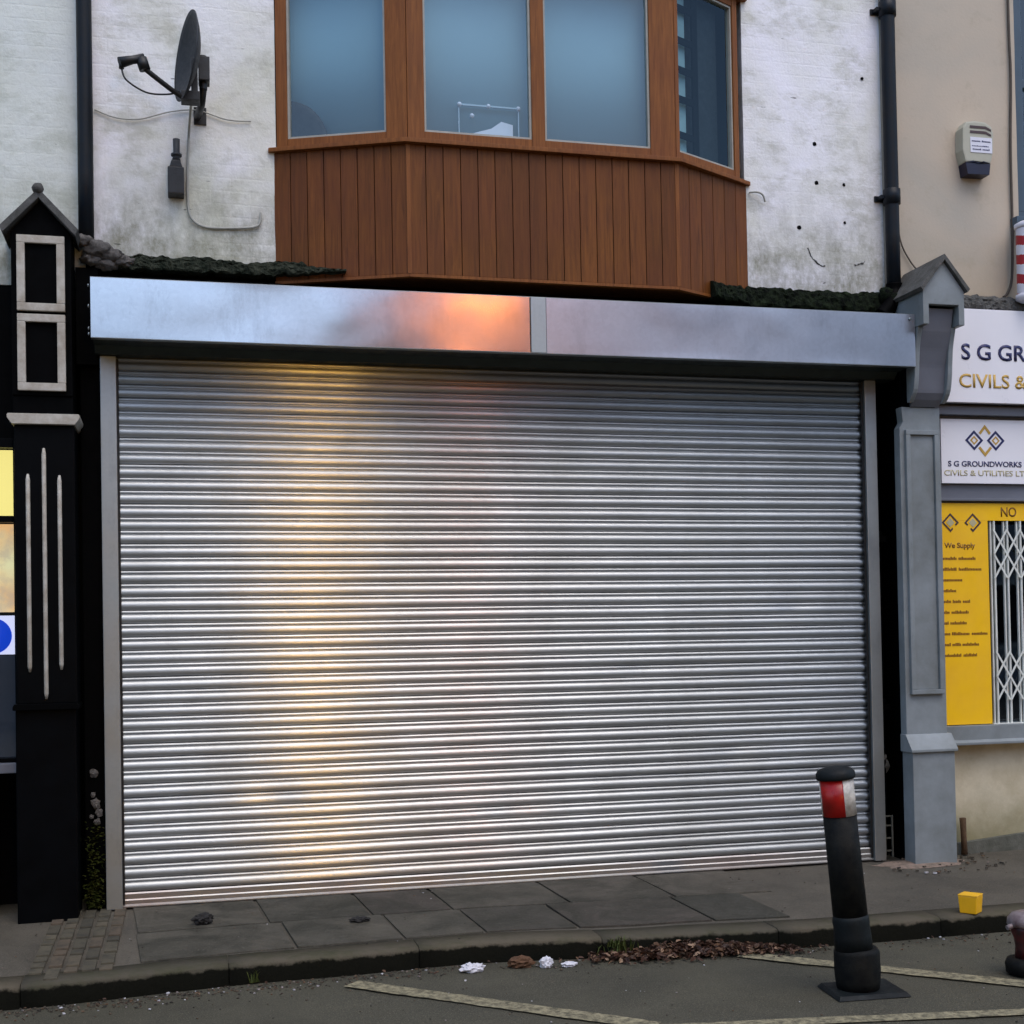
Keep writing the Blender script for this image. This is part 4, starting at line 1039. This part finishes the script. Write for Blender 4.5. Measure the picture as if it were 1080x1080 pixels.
# spilled dust
bm = BM(); n = 26; cen = bm.verts.new((4.50, -.20, pave_z(4.5, -.2)+.020)); ring = []; mid = []
for k in range(n):
    a = 2*math.pi*k/n; q = 1+.35*noise.noise(Vector((math.cos(a)*2, math.sin(a)*2, 1)))
    X, Y = 4.50+.30*q*math.cos(a), -.19+.13*q*math.sin(a); ring.append(bm.verts.new((X, Y, pave_z(X, Y)-.004)))
    X, Y = 4.50+.17*q*math.cos(a), -.19+.075*q*math.sin(a); mid.append(bm.verts.new((X, Y, pave_z(X, Y)+.010+.006*noise.noise(Vector((k, 0, 0))))))
for k in range(n): bm.faces.new((ring[k], ring[(k+1) % n], mid[(k+1) % n], mid[k])); bm.faces.new((mid[k], mid[(k+1) % n], cen))
stuff(obj('mortar_dust', bm, 'dust', smooth=True), 'pinkish mortar dust spilled at the foot of the right guide rail', 'dust')
# dead leaves
def leaf(bm, x, y, z, s, rnd):
    m = Matrix.Rotation(rnd.uniform(0, 6.3), 3, 'Z')@Matrix.Rotation(rnd.uniform(-.9, .9), 3, 'X')@Matrix.Rotation(rnd.uniform(-.7, .7), 3, 'Y')
    c = rnd.uniform(.15, .5); pts = [(-1, 0, 0), (-.4, .42, c), (.35, .38, c), (1, 0, .1), (.35, -.38, c), (-.4, -.42, c)]
    vs = [bm.verts.new(Vector((x, y, z))+m@(Vector(p)*s)) for p in pts]
    bm.faces.new((vs[0], vs[3], vs[2], vs[1])); bm.faces.new((vs[0], vs[5], vs[4], vs[3]))
bm = BM(); rnd = random.Random(12)
for k in range(1500):
    x = min(max(rnd.gauss(2.46, .26), 1.95), 2.98); k0 = kerb_y(x); y = k0-.012-abs(rnd.gauss(0, .055))
    h = max(0, .070*(1-abs(x-2.42)/.62))*max(0, 1-(k0-y)/.19)
    leaf(bm, x, y, .012+rnd.uniform(0, 1)*h, rnd.uniform(.012, .026), rnd)
for k in range(90):
    x = rnd.uniform(1.75, 3.2); leaf(bm, x, kerb_y(x)-.02-abs(rnd.gauss(0, .07)), .014, rnd.uniform(.009, .018), rnd)
for k in range(60):
    x = rnd.uniform(-1, 5); leaf(bm, x, kerb_y(x)-.02-abs(rnd.gauss(0, .10)), .012, rnd.uniform(.006, .013), rnd)
stuff(obj('leaf_pile', bm, 'leaf'), 'heap of reddish brown dead leaves in the gutter against the kerb', 'leaves')
# grit
bm = BM(); rnd = random.Random(21)
def chip(x, y, z, s):
    m = Matrix.Rotation(rnd.uniform(0, 6), 3, 'Z')
    q = [Vector((x, y, z))+m@Vector((a*s*rnd.uniform(.6, 1.2), b*s*rnd.uniform(.6, 1.2), 0)) for a, b in ((-1, -1), (1, -1), (1, 1), (-1, 1))]
    hexa(bm, [tuple(p) for p in q], [tuple(p+Vector((rnd.uniform(-.3, .3)*s, rnd.uniform(-.3, .3)*s, s*rnd.uniform(.5, 1.1)))) for p in q])
for k in range(900):
    x = rnd.uniform(-1.2, 5.2) if rnd.random() < .6 else rnd.uniform(-1.0, 1.3)
    chip(x, kerb_y(x)-.01-abs(rnd.gauss(0, .09)), .002, rnd.uniform(.002, .0065))
for k in range(420):
    x = rnd.uniform(-1.2, 5.2); chip(x, rnd.uniform(-3.2, -1.5), .002, rnd.uniform(.0015, .004))
for k in range(240):
    x = rnd.uniform(-1.2, 5.2); y = rnd.uniform(-1.2, -.02); chip(x, y, pave_z(x, y)+.001, rnd.uniform(.0015, .0045))
for k in range(60):
    x = rnd.uniform(4.2, 5.0); y = rnd.uniform(-.5, -.05); chip(x, y, pave_z(x, y)+.001, rnd.uniform(.004, .012))
stuff(obj('gutter_grit', bm, 'grit'), 'scattered grit and tiny pale chips along the gutter', 'grit')
# weeds
def tuft(bm, x, y, z, n, h, rnd, spread=.05):
    for k in range(n):
        a = rnd.uniform(0, 6.3); l = h*rnd.uniform(.5, 1.1); bx, by = x+rnd.gauss(0, spread), y+rnd.gauss(0, spread*.35)
        w = .0035; d = Vector((math.cos(a), math.sin(a), 0)); s = Vector((-d.y, d.x, 0))*w
        p0 = Vector((bx, by, z)); p1 = p0+d*l*.25+Vector((0, 0, l*.7)); p2 = p0+d*l*.7+Vector((0, 0, l))
        v = [bm.verts.new(q) for q in (p0-s, p0+s, p1+s*.8, p1-s*.8, p2)]
        bm.faces.new(v[:4]); bm.faces.new((v[3], v[2], v[4]))
bm = BM(); rnd = random.Random(31)
tuft(bm, 2.10, kerb_y(2.1)-.006, .02, 70, .08, rnd, .035); tuft(bm, 2.08, kerb_y(2.08)-.002, .06, 40, .05, rnd, .03)
tag(obj('weed', bm, 'mud_green'), 'grassy weed tuft on the kerb face at the left end of the leaf pile', 'weed')
bm = BM(); tuft(bm, .30, kerb_y(.3)-.01, .01, 12, .09, rnd, .012); tag(obj('weed', bm, 'mud_green'), 'thin weed sprig at the kerb below the left paving', 'weed')
bm = BM()
for k in range(420):
    z = .16+abs(rnd.gauss(0, .24)); x = -.485+rnd.gauss(0, .026); 
    if z > .66: continue
    s = rnd.uniform(.006, .016); leaf(bm, x, -.015-rnd.uniform(0, .035), z, s, rnd)
tag(obj('moss_growth', bm, 'moss_green'), 'green moss growing up the dark corner left of the shutter', 'moss')
t = thing('peeling_plaster', 'pale flakes of peeling plaster above the moss left of the shutter', 'plaster', (-.485, -.03, .66))
for k, (x, z, r) in enumerate(((-.487, .90, .022), (-.492, .78, .012), (-.480, .73, .024), (-.462, .68, .020), (-.500, .66, .012), (-.47, .63, .016))):
    bm = BM(); lump(bm, (x, -.012, z), r, k+20, 2, .7, 2.3, (1, .5, 1.2)); obj('flake', bm, 'mortar', t)

# ------------------------------------------------------------------ across the street (seen only as reflections; the tall block is added to darken them)
op = thing('terraced_houses', 'brick terrace across the street, mirrored only in the steel and glass', 'building', (2, -21, 0))
bm = BM(); box(bm, -26, 2.3, -27, -20.5, 0, 6.4); box(bm, 3.35, 4.39, -27, -20.5, 0, 6.4); box(bm, 2.3005, 3.3495, -27, -20.5, 2.9, 6.4); box(bm, 2.3005, 3.3495, -27, -20.5, 0, .6); obj('wall', bm, 'brick_far', op)
bm = BM(); prism(bm, [(-20.2, 6.4), (-23.7, 8.3), (-27.2, 6.4)], -26, 4.19, 'x'); obj('roof', bm, 'roof_far', op)
for k in range(8):
    x = -24+k*3.1
    bm = BM(); frame_rect(bm, x, x+1.1, 3.9, 5.5, .08, -20.49, -20.43); w_ = obj('window', bm, 'off_white', op)
    bm = BM(); box(bm, x+.08, x+1.02, -20.48, -20.46, 3.98, 5.42); obj('pane', bm, 'void', w_)
bm = BM(); box(bm, 2.50, 3.15, -20.75, -20.7, .62, 2.85); obj('shop_window', bm, 'shop_glow', op)
bm = BM(); box(bm, -30, 34, -20.4, -18.6, 0.002, .12); structure('far_pavement', bm, 'path_tarmac')
ob = thing('added_reflection_block', 'tall grey block added across the street to darken the reflection in the steel', 'building', (20, -24, 0))  # unseen block, added so the hood mirrors a darker backdrop behind the lamp
bm = BM(); box(bm, 4.4, 34.5, -27.5, -20.42, 0, 10.3); obj('wall', bm, 'grey_far', ob)
bm = BM(); box(bm, 4.2, 34.7, -27.7, -20.2, 10.3, 10.5); obj('coping', bm, 'roof_far', ob)
for k in range(9):
    for z in (1.2, 4.2, 7.2):
        bm = BM(); frame_rect(bm, 6.2+k*3.1, 7.6+k*3.1, z, z+1.6, .08, -20.419, -20.36); w_ = obj('window', bm, 'off_white', ob)
        bm = BM(); box(bm, 6.28+k*3.1, 7.52+k*3.1, -20.40, -20.38, z+.08, z+1.52); obj('pane', bm, 'void', w_)
lp = thing('street_lamp', 'lit orange street lamp on the far side of the street', 'street lamp', (5.5, -18.9, .12))
bm = BM(); tube(bm, smooth_path([(5.5, -18.9, .12), (5.5, -18.9, 4), (5.5, -18.9, 7.3), (5.5, -18.6, 8.0), (5.5, -17.6, 8.15)]), .06, 10); obj('column', bm, 'slate', lp)
bm = BM(); box(bm, 5.32, 5.68, -17.65, -16.95, 8.10, 8.25); obj('lantern', bm, 'slate', lp, bevel=.03)
bm = BM(); lathe(bm, [(.03, -.17), (.11, -.13), (.15, -.06), (.15, 0)], (5.5, -17.25, 8.095), 16); obj('bowl', bm, 'lamp', lp, smooth=True)

# ------------------------------------------------------------------ world, sun, camera
SUN_EL, SUN_AZ = R(62), R(163)      # azimuth measured from +Y clockwise: behind the camera, over the far roofs
w = bpy.data.worlds.new('World'); sc.world = w; w.use_nodes = True
nt = w.node_tree; bg = nt.nodes['Background']; sky = nt.nodes.new('ShaderNodeTexSky'); sky.sky_type = 'NISHITA'
sky.sun_disc = False; sky.sun_elevation = SUN_EL; sky.sun_rotation = SUN_AZ; sky.air_density = 1.0; sky.dust_density = 1.8; sky.ozone_density = 1.0
nt.links.new(sky.outputs[0], bg.inputs[0]); bg.inputs[1].default_value = .145
sun = bpy.data.lights.new('sun', 'SUN'); sun.energy = .5; sun.angle = R(45); sun.color = (1, .95, .88)
so = bpy.data.objects.new('sun', sun); COL.objects.link(so); so.location = (0, -10, 20)
d = Vector((math.sin(SUN_AZ)*math.cos(SUN_EL), math.cos(SUN_AZ)*math.cos(SUN_EL), math.sin(SUN_EL)))
so.rotation_euler = d.to_track_quat('Z', 'Y').to_euler()

cam = bpy.data.cameras.new('camera'); co = bpy.data.objects.new('camera', cam); COL.objects.link(co)
yaw, pitch_, roll = R(-13.9495), R(1.1012), R(-1.0416)
m = Matrix.Rotation(yaw, 4, 'Z')@Matrix.Rotation(math.pi/2+pitch_, 4, 'X')@Matrix.Rotation(roll, 4, 'Z')
co.matrix_world = Matrix.Translation((0, -7.7087, 1.6))@m
cam.sensor_fit = 'HORIZONTAL'; cam.sensor_width = 36; cam.lens = 1400/1080*36
cam.shift_x = 0; cam.shift_y = (646.97-540)/1080; cam.clip_end = 2000; cam.clip_start = .05
sc.camera = co
vs = sc.view_settings; vs.view_transform = 'Standard'; vs.look = 'None'; vs.exposure = .85; vs.gamma = 1; vs.use_curve_mapping = False
